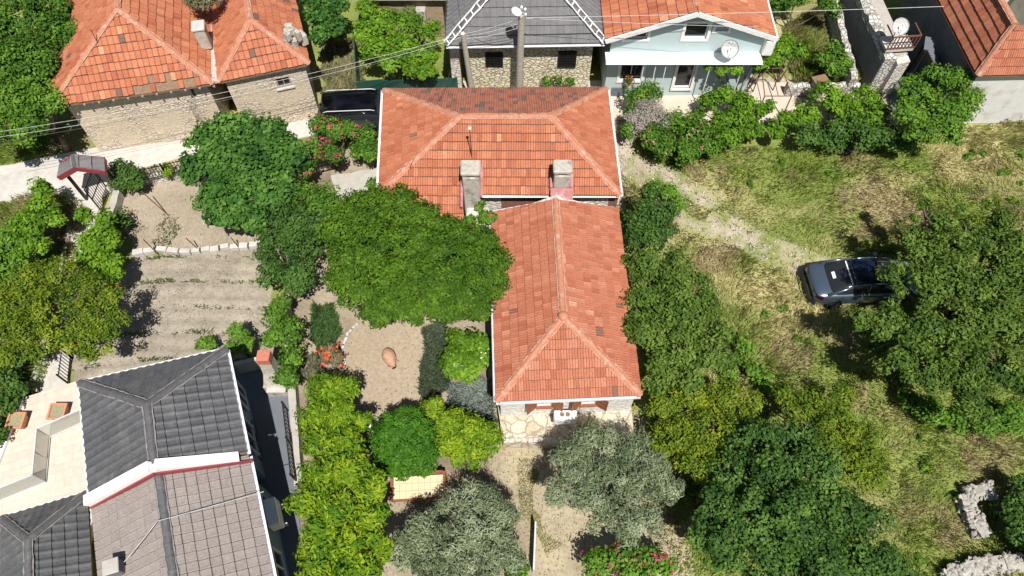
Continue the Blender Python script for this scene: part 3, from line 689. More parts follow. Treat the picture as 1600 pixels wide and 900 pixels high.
# --- stone house with a grey roof behind the utility poles
EZ = 3.9
G = [P(697, 70, EZ), P(945, 66, EZ)]
gz = P(775, -22, 6.0); gz2 = P(868, -24, 6.0)
gh = empty('stone_house', ((G[0].x+G[1].x)/2, G[0].y+2, 0), 'cream rubble stone house with a weathered grey tile roof behind the poles', 'house')
GN = [Vector((G[1].x, G[1].y+6.5, EZ)), Vector((G[0].x, G[0].y+6.5, EZ))]
roof_obj('roof', [[G[0], G[1], gz2, gz], [G[1], GN[0], gz2], [GN[1], G[0], gz], [GN[0], GN[1], gz, gz2]], 'weathered_grey_tile', gh, tw=.3, tl=.4, prof='wave', dark=0)
ridge(gh, [(gz, G[0]), (gz2, G[1]), (gz, gz2)], 'ridge_grey', r=.13)
# white mortar ladder along both hips
for a_, b_2 in ((G[0], gz), (G[1], gz2)):
    bm = bmesh.new(); d = (b_2-a_); ln = d.length; d.normalize(); s = d.cross(Vector((0, 0, 1))).normalized()
    for sg in (-1, 1):
        n = int(ln/.3); tube(bm, [a_+d*(ln*i/n)+s*sg*.17*random.uniform(.85, 1.15)+Vector((0, 0, .07)) for i in range(n+1)], [random.uniform(.02, .05) for _ in range(n+1)], 5)
    for k in np.arange(.1, ln, .42): tube(bm, [a_+d*k-s*.17+Vector((0, 0, .1)), a_+d*k+Vector((0, 0, .15)), a_+d*k+s*.17+Vector((0, 0, .1))], .03, 5)
    build('mortar_line', bm, M['white_paint'], gh)
gutter(gh, G[0]+Vector((0, -.1, -.06)), G[1]+Vector((0, -.1, -.06)), .07, 'light_grey')
wG = inset([G[0], G[1], GN[0], GN[1]], .45); wG[0].x += .45
opsG = []
for px0, px1 in ((758, 786), (872, 901)):
    x0 = P(px0, 94, 2.6).x-wG[0].x; x1 = P(px1, 94, 2.6).x-wG[0].x; opsG.append((x0, x1, 2.05, 3.0))
house_walls(gh, wG, 0, EZ-.2, 'stone_cream', {0: opsG}, t=.45)
for x0, x1, zb, zt in opsG: window(gh, (wG[0].x+(x0+x1)/2, wG[0].y, (zb+zt)/2), (1, 0, 0), x1-x0-.01, zt-zb-.01, 'black_metal', slats=8, depth=.06)
bm = bmesh.new(); box(bm, (P(712, 110, 2).x, wG[0].y+.4, 2.0), .45, .8, 4.0-.2)
tag(build('brick_pier', bm, stone_mat('pier_brick', (.62, .55, .47), (.72, .66, .58), (.4, .36, .3), 4, .05, .4, (.4, .4, 1.6)), gh), None)

# --- pale blue house with a gable and a white porch roof
EZ = 4.1
U = [P(946, 62, EZ), P(1212, 58, EZ)]
UA = P(1084, 19, min((abs(P(1084, 19, z_).y-U[0].y), z_) for z_ in np.arange(4.5, 7, .01))[1]); UA.x = (U[0].x+U[1].x)/2
ud = (U[1]-U[0]).normalized(); un = Vector((-ud.y, ud.x, 0))
ah = empty('blue_house', ((U[0].x+U[1].x)/2, U[0].y+3, 0), 'pale blue gabled house with white window frames, white porch roof and orange tiles', 'house')
UA.y = U[0].y+.0
UB = UA+un*9; U2 = [U[1]+un*9, U[0]+un*9]
roof_obj('roof', [[U[1], U2[0], UB, UA], [U2[1], U[0], UA, UB]], 'terracotta', ah, dark=.004, tw=.28, tl=.42, prof='flat')
ridge(ah, [(UA+un*.3, UB)], r=.1)
bm = bmesh.new()
for a_, b_2 in ((U[0], UA), (UA, U[1])): bar(bm, a_+Vector((0, -.08, -.05)), b_2+Vector((0, -.08, -.05)), .1, .2)
bar(bm, U[1]+Vector((.06, -.1, -.06)), U2[0]+Vector((.06, 0, -.06)), .1, .2)
build('verge_board', bm, M['white_paint'], ah)
wU = inset([U[0], U[1], U2[0], U2[1]], .35)
wy = wU[0].y
WS = 2.75
def uop(px0, px1, py0, py1):                      # an opening on the blue facade from its pixel box
    def zz(px, py):
        return min(((abs(P(px, py, z).y-wy), z) for z in np.arange(0, 7, .01)))[1]
    zt, zb = zz(px0, py0), zz(px0, py1); zm = (zt+zb)/2
    return P(px0, (py0+py1)/2, zm).x, P(px1, (py0+py1)/2, zm).x, zb, zt
LOWZ = 5.0-.15
door = uop(1056, 1083, 100, 138); winp = uop(969, 1004, 100, 126)
smallw = uop(955, 974, 137, 150)
ops = [(o[0]-wU[0].x, o[1]-wU[0].x, max(o[2], 0), o[3]) for o in (winp, door)]
bm = bmesh.new(); walls(bm, wU, 0, WS, .35, {0: ops}); build('wall', bm, M['aqua_wall'], ah)
# upper wall with gable built from strips around three windows
wn_ = [uop(977, 1012, 48, 61), uop(1070, 1106, 36, 61), uop(1118, 1138, 42, 48)]
bm = bmesh.new(); gx0, gx1 = wU[0].x, wU[1].x; axm = (gx0+gx1)/2
slope = (UA.z-EZ)/((U[1].x-U[0].x)/2)
def topz(x): return UA.z-.14-slope*abs(x-axm)-.02
xs_ = sorted(set([gx0, axm, gx1]+[v for o in wn_ for v in o[:2]])); prev = None
for xa, xb in zip(xs_, xs_[1:]):
    hole = [o for o in wn_ if o[0] <= (xa+xb)/2 <= o[1]]
    spans = [(WS, None)] if not hole else [(WS, hole[0][2]), (hole[0][3], None)]
    for z0, z1 in spans:
        za, zb = (topz(xa), topz(xb)) if z1 is None else (z1, z1)
        if min(za, zb) <= z0: z0 = min(z0, min(za, zb)-.02)
        f = [Vector((xa, wy, z0)), Vector((xb, wy, z0)), Vector((xb, wy, zb)), Vector((xa, wy, za))]; Ax = [bm.verts.new(q) for q in f]; Bx = [bm.verts.new(q+Vector((0, .35, 0))) for q in f]
        bm.faces.new(Ax); bm.faces.new(Bx[::-1])
        for i in range(4): bm.faces.new((Ax[i], Bx[i], Bx[(i+1) % 4], Ax[(i+1) % 4]))
for sx in (0, 1):
    x = gx0 if sx == 0 else gx1-.35
    box(bm, (x+.175, wy+4.5, (WS+EZ-.1)/2), .34, 8.3, EZ-.1-WS)
build('upper_wall', bm, M['aqua_wall'], ah)
def framed(o, proud=True, parent=ah, mull=False, nm='window'):
    cx, cz, wd, ht = (o[0]+o[1])/2, (o[2]+o[3])/2, o[1]-o[0], o[3]-o[2]
    f = window(parent, (cx, wy, cz), (1, 0, 0), wd-.01, ht-.01, 'white_paint', mull=mull, depth=.24, fw=.05, name=nm)
    bm = bmesh.new(); y = wy-.012
    for sg in (-1, 1): box(bm, (cx+sg*(wd/2+.06), y, cz), .12, .05, ht+.24)
    for sg in (-1, 1): box(bm, (cx, y-.002, cz+sg*(ht/2+.06)), wd, .05, .12)
    build('surround', bm, M['white_paint'], f)
for o in wn_: framed(o)
framed(door, nm='door'); framed(winp, mull=True)
bm = bmesh.new(); cx = (smallw[0]+smallw[1])/2; box(bm, (cx, wy-.02, .45), smallw[1]-smallw[0], .06, .5); build('cellar_vent', bm, M['patio_floor'], ah)
# porch roof
pz0, pz1 = 3.02, 3.10
pf0, pf1 = P(947, 97, pz1), P(1192, 97, pz1); pb1 = P(1192, 78, pz0)
print('PORCH', pf0.y, wy, wn_, door, winp)
bm = bmesh.new(); f = [Vector((pf0.x, pf0.y, pz1)), Vector((pf1.x, pf1.y, pz1)), Vector((pf1.x, wy, pz0)), Vector((pf0.x, wy, pz0))]; slab(bm, f, .1); build('porch_roof', bm, M['white_metal'], ah)
gutter(ah, Vector((pf0.x, pf0.y-.06, pz1-.04)), Vector((pf1.x, pf1.y-.06, pz1-.04)), .06)
for px in (1007, 1026, 1042, 1112, 1163):
    bm = bmesh.new(); q = P(px, 100, 3.0); tube(bm, [(q.x, pf0.y+.05, 0), (q.x, pf0.y+.05, 3.0)], .025, 6); build('porch_post', bm, M['white_metal'], ah)
bm = bmesh.new(); q = P(1198, 66, 3.4); bbox(bm, (q.x, wy-.15, 3.5), .45, .3, .9, 0, .04); build('meter_cabinet', bm, M['white_paint'], ah)
# forecourt in front of it
sheet('forecourt', [(950, 128), (1085, 128), (1240, 128), (1245, 188), (1100, 195), (958, 185)], .06, 'cream_floor', .2, .04)

# --- white house at the top right
EZ = 3.6
K = [P(1528, 117, EZ), P(1680, 112, EZ)]
kw0 = P(1467, -2, EZ); kd = (kw0-K[0]).normalized(); kdn = (K[1]-K[0]).normalized()
kn = kw0+kd*3
kh = empty('white_house', K[0], 'whitewashed house with an orange hip roof at the top right', 'house')
hp = P(1586, 38, 5.6)
K2 = K[1]; K3 = K[1]+kd*(kn-K[0]).length
hp2 = hp+kd*6
kroof = [[K[0], K2, hp+Vector((0, 0, 0)), ], [kn, K[0], hp, hp2]]
roof_obj('roof', [[K[0], K2+Vector((2, 0, 0)), Vector((K2.x+.5, hp.y, hp.z)), hp], [kn, K[0], hp, hp2], [K3, kn, hp2]], 'terracotta_new', kh, tw=.2, tl=.4, dark=0)
ridge(kh, [(hp, K[0]), (hp, hp2)], r=.12)
wK = inset([K[0], K2+Vector((2, 0, 0)), K3+Vector((2, 0, 0)), kn], .28)
bm = bmesh.new(); n_ = len(wK)
for i in range(4): wall_run(bm, wK[i], wK[(i+1) % 4], 0, EZ-.1, .35, (), .35 if i % 2 else 0, .35 if i % 2 else 0)
build('wall', bm, M['plaster_white'], kh)
gutter(kh, K[0]+Vector((-.07, 0, -.03)), kn+Vector((-.07, 0, -.03)), .06, 'rusty')
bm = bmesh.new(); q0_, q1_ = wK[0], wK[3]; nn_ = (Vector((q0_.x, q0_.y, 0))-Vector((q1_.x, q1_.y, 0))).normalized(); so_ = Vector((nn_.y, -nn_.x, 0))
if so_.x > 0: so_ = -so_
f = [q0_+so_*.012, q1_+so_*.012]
bar(bm, f[0]+Vector((0, 0, 1.7)), f[1]+Vector((0, 0, 1.7)), .02, 3.38); build('shade_painted_side', bm, M['dark_shaded_concrete'], kh)  # dark sheet: blue-grey paint with the west wall's shade in its colour

# --- half ruined house with a balcony and dish
top = 2.3
w0 = P(1385, 92, top); w1 = P(1345, 0, top); e0_ = P(1419, 89, top)
wd_ = (w1-w0).normalized(); sd_ = (e0_-w0).normalized()
rh = empty('ruined_house', w0, 'roofless ruined house with crumbling wall tops and a small balcony', 'house')
bm = bmesh.new()
def rough_wall(bm, a, b, z0, z1, t, seg=.35, rough=.12):
    a = Vector((a.x, a.y, 0)); b = Vector((b.x, b.y, 0)); d = (b-a); n = max(1, int(d.length/seg)); an = math.atan2(d.y, d.x); nr = Vector((-d.y, d.x, 0)).normalized()
    vs = []
    for i in range(n+1):
        c_ = a+d*(i/n); h = z1+random.uniform(-rough, rough); tt = t*random.uniform(.92, 1.1)
        vs.append([bm.verts.new((c_-nr*tt/2)+Vector((0, 0, z0))), bm.verts.new((c_-nr*tt/2)+Vector((0, 0, h))), bm.verts.new(c_+nr*tt*.1+Vector((0, 0, h+random.uniform(0, rough)))), bm.verts.new((c_+nr*tt/2)+Vector((0, 0, h))), bm.verts.new((c_+nr*tt/2)+Vector((0, 0, z0)))])
    for p_, q_ in zip(vs, vs[1:]):
        for k in range(4): bm.faces.new((p_[k], q_[k], q_[k+1], p_[k+1]))
    bm.faces.new(vs[0]); bm.faces.new(vs[-1][::-1])
L4 = w0+wd_*9
rough_wall(bm, w0+Vector((.25, 0, 0)), L4+Vector((.25, 0, 0)), 0, top, .55)
build('west_wall', bm, M['rubble'], rh)
bm = bmesh.new(); bar(bm, w0+wd_*.02+Vector((-.045, 0, -top/2-.15)), L4+Vector((-.045, 0, -top/2-.15)), .05, top-.3); build('render_coat', bm, M['dark_shaded_concrete'], rh)
bm = bmesh.new(); rough_wall(bm, w0+Vector((.5, 0, 0)), e0_, 0, top-.1, .5); build('south_wall', bm, M['stone_pale'], rh)
bm = bmesh.new(); pl_ = [w0+Vector((.5, .3, 0)), w0+sd_*.85+Vector((.3, .3, 0)), L4+sd_*.85+Vector((.3, 0, 0)), L4+Vector((.5, 0, 0))]
slab(bm, [V3(p_.xy, top-.05) for p_ in pl_], .2); build('roof_terrace', bm, M['concrete'], rh)
bm = bmesh.new(); rough_wall(bm, e0_, e0_+wd_*9, 0, 1.9, .4); build('east_wall', bm, M['dark_shaded_concrete'], rh)  # shade of the east face put into the dark wall colour
bl = P(1384, 80, 2.55); br = P(1427, 77, 2.55)
bd = (br-bl).normalized(); bn = Vector((-bd.y, bd.x, 0)); bm = bmesh.new(); cc = (bl+br)/2+bn*.45
box(bm, (cc.x, cc.y, 2.55), (br-bl).length, .9, .16, math.atan2(bd.y, bd.x)); balc = build('balcony', bm, M['white_concrete'], rh)
bm = bmesh.new()
for k in np.linspace(0, 1, 9):
    q = bl.lerp(br, k); bar(bm, q+Vector((0, 0, .08)), q+Vector((0, 0, .85)), .04)
bar(bm, bl+Vector((0, 0, .85)), br+Vector((0, 0, .85)), .06); bar(bm, bl+Vector((0, 0, .15)), br+Vector((0, 0, .15)), .05)
for q in (bl, br): bar(bm, q+Vector((0, 0, .85)), q+bn*.85+Vector((0, 0, .85)), .05)
build('balcony_rail', bm, M['rusty'], balc)
# court floor and stair between the two
sheet('court', [(1350, 40), (1500, 40), (1540, 150), (1440, 175), (1395, 175)], .05, 'dark_shaded_concrete', .2)  # dark floor colour stands in for shade in the court
s0 = P(1500, 118, .1); st = empty('stair', s0, 'grey slatted outdoor stair between the ruined house and the white house', 'stair')
bm = bmesh.new(); bq = P(1470, 112, 1.2); tq = P(1449, 68, 2.6); dq = (tq-bq); sq = Vector((dq.y, -dq.x, 0)).normalized()
for k in range(12):
    c_ = bq+dq*(k/11); bar(bm, c_-sq*.45, c_+sq*.45, .26, .05)
build('tread', bm, M['patio_floor'], st)
bm = bmesh.new()
for sg in (-1, 1): bar(bm, bq+sq*.46*sg-Vector((0, 0, .1)), tq+sq*.46*sg-Vector((0, 0, .1)), .06, .2); bar(bm, Vector(tq+sq*.46*sg)-Vector((0, 0, .15)), Vector((tq.x+sq.x*.46*sg, tq.y+sq.y*.46*sg, 0)), .08); bar(bm, Vector(bq+sq*.46*sg)-Vector((0, 0, .15)), Vector((bq.x+sq.x*.46*sg, bq.y+sq.y*.46*sg, 0)), .08)
build('stringer', bm, M['black_metal'], st)
# garden wall left of the ruin
gw0 = P(1336, 122, 1.2); gw1 = P(1303, -10, 1.2)
bm = bmesh.new(); rough_wall(bm, gw0, gw1+(gw1-gw0)*.2, 0, 1.2, .32); tag(build('garden_wall', bm, M['rubble']), 'narrow rubble wall running up beside the dark ruined house', 'wall')
gw2 = P(1230, 134, .6)
bm = bmesh.new(); rough_wall(bm, gw2, P(1345, 130, .6), 0, .6, .35); tag(build('garden_wall', bm, M['rubble']), 'low pale wall in front of the green yard between the blue house and the ruin', 'wall')
bx = P(1282, 126, 1.0); bm = bmesh.new(); bbox(bm, (bx.x, bx.y, .5), .55, .5, 1.0, .3, .03); wb = tag(build('wooden_cabinet', bm, M['grey_wood']), 'grey wooden cabinet standing on the low wall near the green yard', 'cabinet')
bm = bmesh.new(); box(bm, (bx.x+.02, bx.y, 1.03), .75, .62, .06, .3); build('lid', bm, M['wood'], wb)

# ------------------------------------------------------------------ villa at the lower left
EZ = 4.0
v = [P(141, 778, EZ), P(386, 708, EZ), P(353, 546, EZ), P(125, 598, EZ)]       # SW SE NE NW of the dark roof
VR = 5.3; va = P(230, 632, VR); vb = P(236, 735, VR)
ea, eb = (v[2]-v[1]).normalized(), (v[1]-v[0]).normalized()
vb = (v[0]+v[1])/2; vb.z = VR
vl = empty('villa', (v[0]+v[1])/2, 'villa with dark grey and taupe tile roofs, white parapet and cream tiled terrace', 'house')
roof_obj('roof', [[v[1], v[2], va, vb], [v[2], v[3], va], [v[3], v[0], vb, va]], 'grey_tile', vl, tw=.30, tl=.40, prof='wave', dark=0, lift=.045, jit=.002)
ridge(vl, [(va, v[2]), (va, v[3]), (va, vb)], 'ridge_grey', r=.13, tl=.4)
wv = inset(v, .4)
EZ2 = 3.9
t0, t1 = P(144, 790, EZ2), P(388, 712, EZ2); tb = P(436, 950, EZ2); ta = P(147, 1010, EZ2)
dn = (tb-t1).normalized(); ta = t0+dn*((tb-t1).length+1); tb = t1+dn*((tb-t1).length+1)
TR = 5.0; tr0 = (t0+t1)/2; tr0.z = TR; tr1 = tr0+(tb-t1)
roof_obj('lower_roof', [[tb, t1, tr0, tr1], [t0, ta, tr1, tr0]], 'taupe_tile', vl, tw=.30, tl=.34, prof='flat', dark=0, lift=.04, jit=.003)
rc = ridge(vl, [(tr0, tr1)], 'ridge_grey', r=.13, tl=.4, name='lower_ridge_cap')
bm = bmesh.new()      # white parapet on the gable between the two roofs
off = dn*.12
for a_, b_2 in ((v[0]+eb*.0, vb), (vb, v[1]-eb*.35)): bar(bm, a_+off+Vector((0, 0, .02)), b_2+off+Vector((0, 0, .02)), .34, .5)
build('parapet', bm, M['white_paint'], vl)
bm = bmesh.new()
for a_, b_2 in ((v[0], vb), (vb, v[1]+eb*.1)): bar(bm, a_+dn*.33+Vector((0, 0, -.08)), b_2+dn*.31+Vector((0, 0, -.06)), .05, .2)
build('flashing', bm, M['maroon'], vl)
bm = bmesh.new(); p_ = wv[0]; walls(bm, wv, 0, EZ-.12, .3)
wt = inset([t0, ta, tb, t1], .3)
build('wall', bm, M['blue_wall'], vl)
bm = bmesh.new()
wsl = [w_+dn*.02 for w_ in wt]
bl_ = wt
side = ccw([tuple(x[:2]) for x in bl_])
for i in range(4): wall_run(bm, side[i], side[(i+1) % 4], .0, EZ2-.12, .3, (), .31 if i % 2 else .0, .31 if i % 2 else .0)
build('lower_wall', bm, M['blue_wall'], vl)
# east windows with pale frames
ev = [w_ for w_ in wv]; e_a, e_b = wv[1], wv[2]; edir = (e_b-e_a).normalized()
for s, z, wd, ht in ((1.2, 1.6, 1.2, 1.3), (2.9, 1.6, .9, 1.3)):
    q = e_a+edir*s; o_ = Vector((edir.y, -edir.x, 0)); window(vl, (q.x+o_.x*.19, q.y+o_.y*.19, z), edir, wd, ht, 'light_grey', depth=.2)
e_a2 = wt[3]; ed2 = (wt[3]-wt[2]).normalized()
for s, wd in ((1.0, 1.0), (3.0, 1.2)):
    q = wt[3]-ed2*s; o_ = Vector((ed2.y, -ed2.x, 0)); window(vl, (q.x+o_.x*.19, q.y+o_.y*.19, 1.7), ed2, wd, 1.2, 'light_grey', depth=.2)
gutter(vl, v[1]+Vector((.06, 0, -.04)), v[2]+Vector((.06, 0, -.04)), .06); gutter(vl, v[2]+Vector((0, .06, -.04)), v[3]+Vector((0, .06, -.04)), .06); gutter(vl, v[3]+Vector((-.06, 0, -.04)), v[0]+Vector((-.06, 0, -.04)), .06)
gutter(vl, tb+Vector((.06, 0, -.04)), t1+Vector((.06, 0, -.04)), .06)
# small dark patch of new tiles and chimney on the taupe roof
t = P(170, 893, 4.6); bm = bmesh.new(); bbox(bm, (t.x+.15, t.y+.1, 4.5), .42, .4, .7, .3, .03); chv = build('chimney', bm, M['dark_shaded_concrete'], vl)
bm = bmesh.new(); bbox(bm, (t.x+.15, t.y+.1, 4.89), .48, .46, .05, .3, .02); build('chimney_cap', bm, M['concrete'], chv)
pt_ = [P(219, 745, 0), P(232, 736, 0), P(235, 768, 0), P(222, 775, 0)]
# annex roof in the corner
EZ3 = .62
n0, n1 = P(136, 770, EZ3), P(2, 810, EZ3); k0 = P(50, 872, 3.75)
nd = (n0-n1).normalized(); nn0 = Vector((nd.y, -nd.x, 0)); mid = (n0+n1)/2; k0 = mid+nn0*((n0-n1).length/2); k0.z = 1.75; k1 = k0+nn0*6
s0_, s1_ = n1+nn0*8, n0+nn0*8
roof_obj('corner_roof', [[n0, n1, k0], [s1_, n0, k0, k1], [n1, s0_, k1, k0]], 'grey_tile', vl, tw=.30, tl=.40, prof='wave', dark=0, lift=.045, jit=.002)
ridge(vl, [(k0, n0), (k0, n1), (k0, k1)], 'ridge_grey', r=.13, tl=.4, name='corner_ridge_cap')
gutter(vl, n1-nn0*.05+Vector((0, 0, -.03)), n0-nn0*.05+Vector((0, 0, -.03)), .07)
bm = bmesh.new(); wc = inset([n1, s0_, s1_, n0], .3); cw = ccw([tuple(q[:2]) for q in wc])
for i in range(4): wall_run(bm, cw[i], cw[(i+1) % 4], 0, EZ3-.12, .3, (), .31 if i % 2 else 0, .31 if i % 2 else 0)
build('corner_wall', bm, M['plaster_white'], vl)
# terrace
TZ_ = .55
tp = [P(34, 622, TZ_), P(92, 604, TZ_), P(118, 596, TZ_), P(138, 640, TZ_), P(150, 800, TZ_), P(130, 850, TZ_), P(-120, 920, TZ_), P(-70, 850, TZ_), P(-5, 730, TZ_)]
m, N, L, b = new_mat('terrace_tiles'); p = geo(N); br_ = N.new('ShaderNodeTexBrick'); mp = N.new('ShaderNodeMapping'); mp.inputs['Rotation'].default_value = (0, 0, -.3); L.new(p, mp.inputs[0]); L.new(mp.outputs[0], br_.inputs[0])
br_.inputs['Scale'].default_value = 1; br_.inputs['Brick Width'].default_value = .62; br_.inputs['Row Height'].default_value = .31; br_.inputs['Mortar Size'].default_value = .006
br_.inputs['Color1'].default_value = (.62, .535, .44, 1); br_.inputs['Color2'].default_value = (.57, .49, .405, 1); br_.inputs['Mortar'].default_value = (.45, .385, .31, 1)
nz = noise(N, L, p, 5, 6); r_ = ramp(N, [(.3, (.88, .88, .88)), (.7, (1.05, 1.05, 1.05))]); L.new(nz.outputs[0], r_.inputs[0]); L.new(mixc(N, L, 1, br_.outputs[0], r_.outputs[0], 'MULTIPLY'), b.inputs['Base Color']); b.inputs['Roughness'].default_value = .6; M['terrace_tiles'] = m
bm = bmesh.new(); prism(bm, ccw([tuple(q[:2]) for q in tp]), 0, TZ_); build('terrace', bm, M['terrace_tiles'], vl)
bm = bmesh.new()
for a_, b_2 in ((P(34, 626, TZ_), P(-5, 730, TZ_)), (P(-5, 730, TZ_), P(-60, 850, TZ_))): bar(bm, a_+Vector((0, 0, .06)), b_2+Vector((0, 0, .06)), .2, .14)
build('coping', bm, M['white_paint'], vl)
# glass railing
rp = [P(124, 640, TZ_+1), P(57, 670, TZ_+1), P(50, 742, TZ_+1), P(-25, 772, TZ_+1)]
rl = empty('glass_railing', V3(rp[1].xy, TZ_), 'angled glass railing with pale metal handrail on the cream terrace', 'railing')
bm = bmesh.new()
for a_, b_2 in zip(rp, rp[1:]):
    bar(bm, a_, b_2, .05, .04); bar(bm, a_-Vector((0, 0, .93)), b_2-Vector((0, 0, .93)), .05, .04)
build('handrail', bm, M['light_grey'], rl)
for a_, b_2 in zip(rp, rp[1:]):
    n = max(1, round((b_2-a_).length/1.1))
    for k in range(n):
        q0_, q1_ = a_.lerp(b_2, k/n), a_.lerp(b_2, (k+1)/n); d_ = (q1_-q0_).normalized()
        bm = bmesh.new(); bar(bm, q0_+d_*.04-Vector((0, 0, .48)), q1_-d_*.04-Vector((0, 0, .48)), .012, .84); build('glass_panel', bm, M['glass_rail'], rl)
        bm = bmesh.new(); bar(bm, q0_, q0_-Vector((0, 0, 1.0)), .04); build('post', bm, M['light_grey'], rl)
bm = bmesh.new(); bar(bm, rp[-1], rp[-1]-Vector((0, 0, 1.0)), .04); build('post', bm, M['light_grey'], rl)
# planters
def planter(px, py, label):
    p_ = P(px, py, TZ_); e = empty('planter', p_, label, 'planter', 'square terracotta planters on the terrace')
    bm = bmesh.new(); s0, s1, hh = .22, .31, .42
    rings = []
    for s, z in ((s0, 0), (s1-.02, hh-.08), (s1+.015, hh-.08), (s1+.015, hh), (s1-.05, hh), (s1-.07, hh-.07)):
        rings.append([bm.verts.new((p_.x+x*s, p_.y+y*s, TZ_+z)) for x, y in ((-1, -1), (1, -1), (1, 1), (-1, 1))])
    for r1_, r2_ in zip(rings, rings[1:]):
        for k in range(4): bm.faces.new((r1_[k], r1_[(k+1) % 4], r2_[(k+1) % 4], r2_[k]))
    bm.faces.new(rings[0][::-1]); build('pot', bm, M['pot'], e)
    bm = bmesh.new(); box(bm, (p_.x, p_.y, TZ_+hh-.09), .49, .49, .06); build('soil', bm, M['greysoil'], e)
M['greysoil'] = plain('greysoil', (.30, .28, .17), .95, var=.4, sc=20)
planter(33, 662, 'terracotta planter at the outer corner of the terrace, next to the dark bushes')
planter(97, 648, 'terracotta planter between the glass railing and the villa roof')
# path fence
def picket_fence(name, label, pts, hgt=.95, step=.13, mat='black_metal', cat='fence', base=0, rad=.012, top_in=.1):
    e = empty(name, (pts[0][0], pts[0][1], base), label, cat); rail = bmesh.new(); pk = bmesh.new()
    for a_, b_2 in zip(pts, pts[1:]):
        a_ = Vector((a_[0], a_[1], base)); b_2 = Vector((b_2[0], b_2[1], base)); d_ = b_2-a_; n = max(1, int(d_.length/step))
        for z in (.12, hgt-top_in): bar(rail, a_+Vector((0, 0, z)), b_2+Vector((0, 0, z)), .03)
        for k in range(n+1):
            q = a_+d_*(k/n); bar(pk, q+Vector((0, 0, .04)), q+Vector((0, 0, hgt)), rad*2)
        m_ = max(1, round(d_.length/2))
        for k in range(m_+1):
            q = a_+d_*(k/m_); po = bmesh.new(); bar(po, q, q+Vector((0, 0, hgt+.05)), .055); build('post', po, M[mat], e)
    build('rail', rail, M[mat], e); build('pickets', pk, M[mat], e); return e
picket_fence('metal_fence', 'short black metal fence between the white path and the villa roof', [P(124, 505, 0), P(113, 560, 0), P(108, 600, 0)])
picket_fence('metal_fence', 'black picket fence along the street above the garden bed', [P(205, 288, .45), P(262, 276, .45), P(300, 266, .45), P(345, 258, .45)], base=.45, hgt=.9)
bm = bmesh.new(); fw_ = [P(172, 300, 0), P(205, 290, 0), P(262, 279, 0), P(345, 260, 0)]
for a_, b_2 in zip(fw_, fw_[1:]): rough_wall(bm, a_, b_2, 0, .42, .28, .3, .05)
tag(build('garden_wall', bm, M['rubble']), 'low stone wall under the black picket fence along the street', 'wall')
bm = bmesh.new(); rough_wall(bm, P(176, 282, 1), P(158, 380, .4), 0, .5, .3, .4, .03); tag(build('garden_wall', bm, M['concrete']), 'pale low wall from the canopy gate down to the vine', 'wall')
# canopy gate
cz = 2.5
gp0, gp1 = P(105, 278, 2.3), P(164, 268, 2.3)
ce = empty('gate_canopy', ((gp0.x+gp1.x)/2, (gp0.y+gp1.y)/2, 0), 'small red edged canopy with grey tiles over the garden gate', 'canopy')
ap = P(117, 262, cz+.15); l_ = P(91, 277, cz-.35); r_2 = P(164, 268, cz-.2)
ap2, l2_, r2_ = P(114, 243, cz+.15), P(95, 257, cz-.35), P(163, 247, cz-.2)
roof_obj('canopy_roof', [[r_2, r2_, ap2, ap], [l2_, l_, ap, ap2]], 'weathered_grey_tile', ce, tw=.3, tl=.5, prof='flat', dark=0, under=.05)
ridge(ce, [(ap, ap2)], 'ridge_grey', r=.09)
bm = bmesh.new()
for a_, b_2 in ((l_, ap), (ap, r_2), (l2_, ap2), (ap2, r2_), (r_2, r2_), (l_, l2_)): bar(bm, a_+Vector((0, 0, -.08)), b_2+Vector((0, 0, -.08)), .07, .24)
build('fascia', bm, M['maroon'], ce)
for q in ((l_+l2_)/2+Vector((.18, 0, 0)), (r_2+r2_)/2+Vector((-.1, 0, 0))):
    bm = bmesh.new(); bar(bm, Vector((q.x, q.y, q.z-.1)), Vector((q.x, q.y, 0)), .11); build('post', bm, M['black_metal'], ce)
gt = empty('garden_gate', P(150, 330, 0), 'open black wrought iron gate below the red edged canopy', 'gate')
bm = bmesh.new(); g0 = P(172, 300, 0); gd = Vector((-.05, -1.15, 0)); 
for z in (.12, 1.0, 1.7): bar(bm, g0+Vector((0, 0, z)), g0+gd+Vector((0, 0, z)), .035)
for k in (0, 1): bar(bm, g0+gd*k, g0+gd*k+Vector((0, 0, 1.75)), .05)
build('gate_frame', bm, M['black_metal'], gt)
bm = bmesh.new()
for k in np.linspace(.1, .9, 8): bar(bm, g0+gd*k+Vector((0, 0, .12)), g0+gd*k+Vector((0, 0, 1.7)), .022)
build('bars', bm, M['black_metal'], gt)

# retaining wall with trellis, outdoor fireplace, bicycle, air conditioner
bm = bmesh.new(); rough_wall(bm, P(444, 462, .6), P(452, 560, .6), 0, .6, .28, .6, .02); rough_wall(bm, P(452, 560, .6), P(466, 760, .6), 0, .6, .28, .6, .02)
tag(build('retaining_wall', bm, M['concrete']), 'long concrete retaining wall dividing the villa patio from the garden', 'wall')
tr = empty('trellis_fence', P(455, 640, 0), 'dark lattice fence on top of the wall by the villa patio', 'fence')
bm = bmesh.new(); lt = bmesh.new(); p0_, p1_ = P(449, 640, .7), P(462, 750, .7); d_ = p1_-p0_
for z in (.05, .75): bar(bm, p0_+Vector((0, 0, z)), p1_+Vector((0, 0, z)), .04)
n = int(d_.length/.16)
for k in range(n):
    a_ = p0_+d_*(k/n); b_2 = p0_+d_*((k+1)/n)
    bar(lt, a_+Vector((0, 0, .05)), b_2+Vector((0, 0, .75)), .02); bar(lt, b_2+Vector((.012, 0, .05)), a_+Vector((.012, 0, .75)), .02)
for k in (0, .5, 1): bar(bm, p0_+d_*k-Vector((0, 0, .1)), p0_+d_*k+Vector((0, 0, .85)), .06)
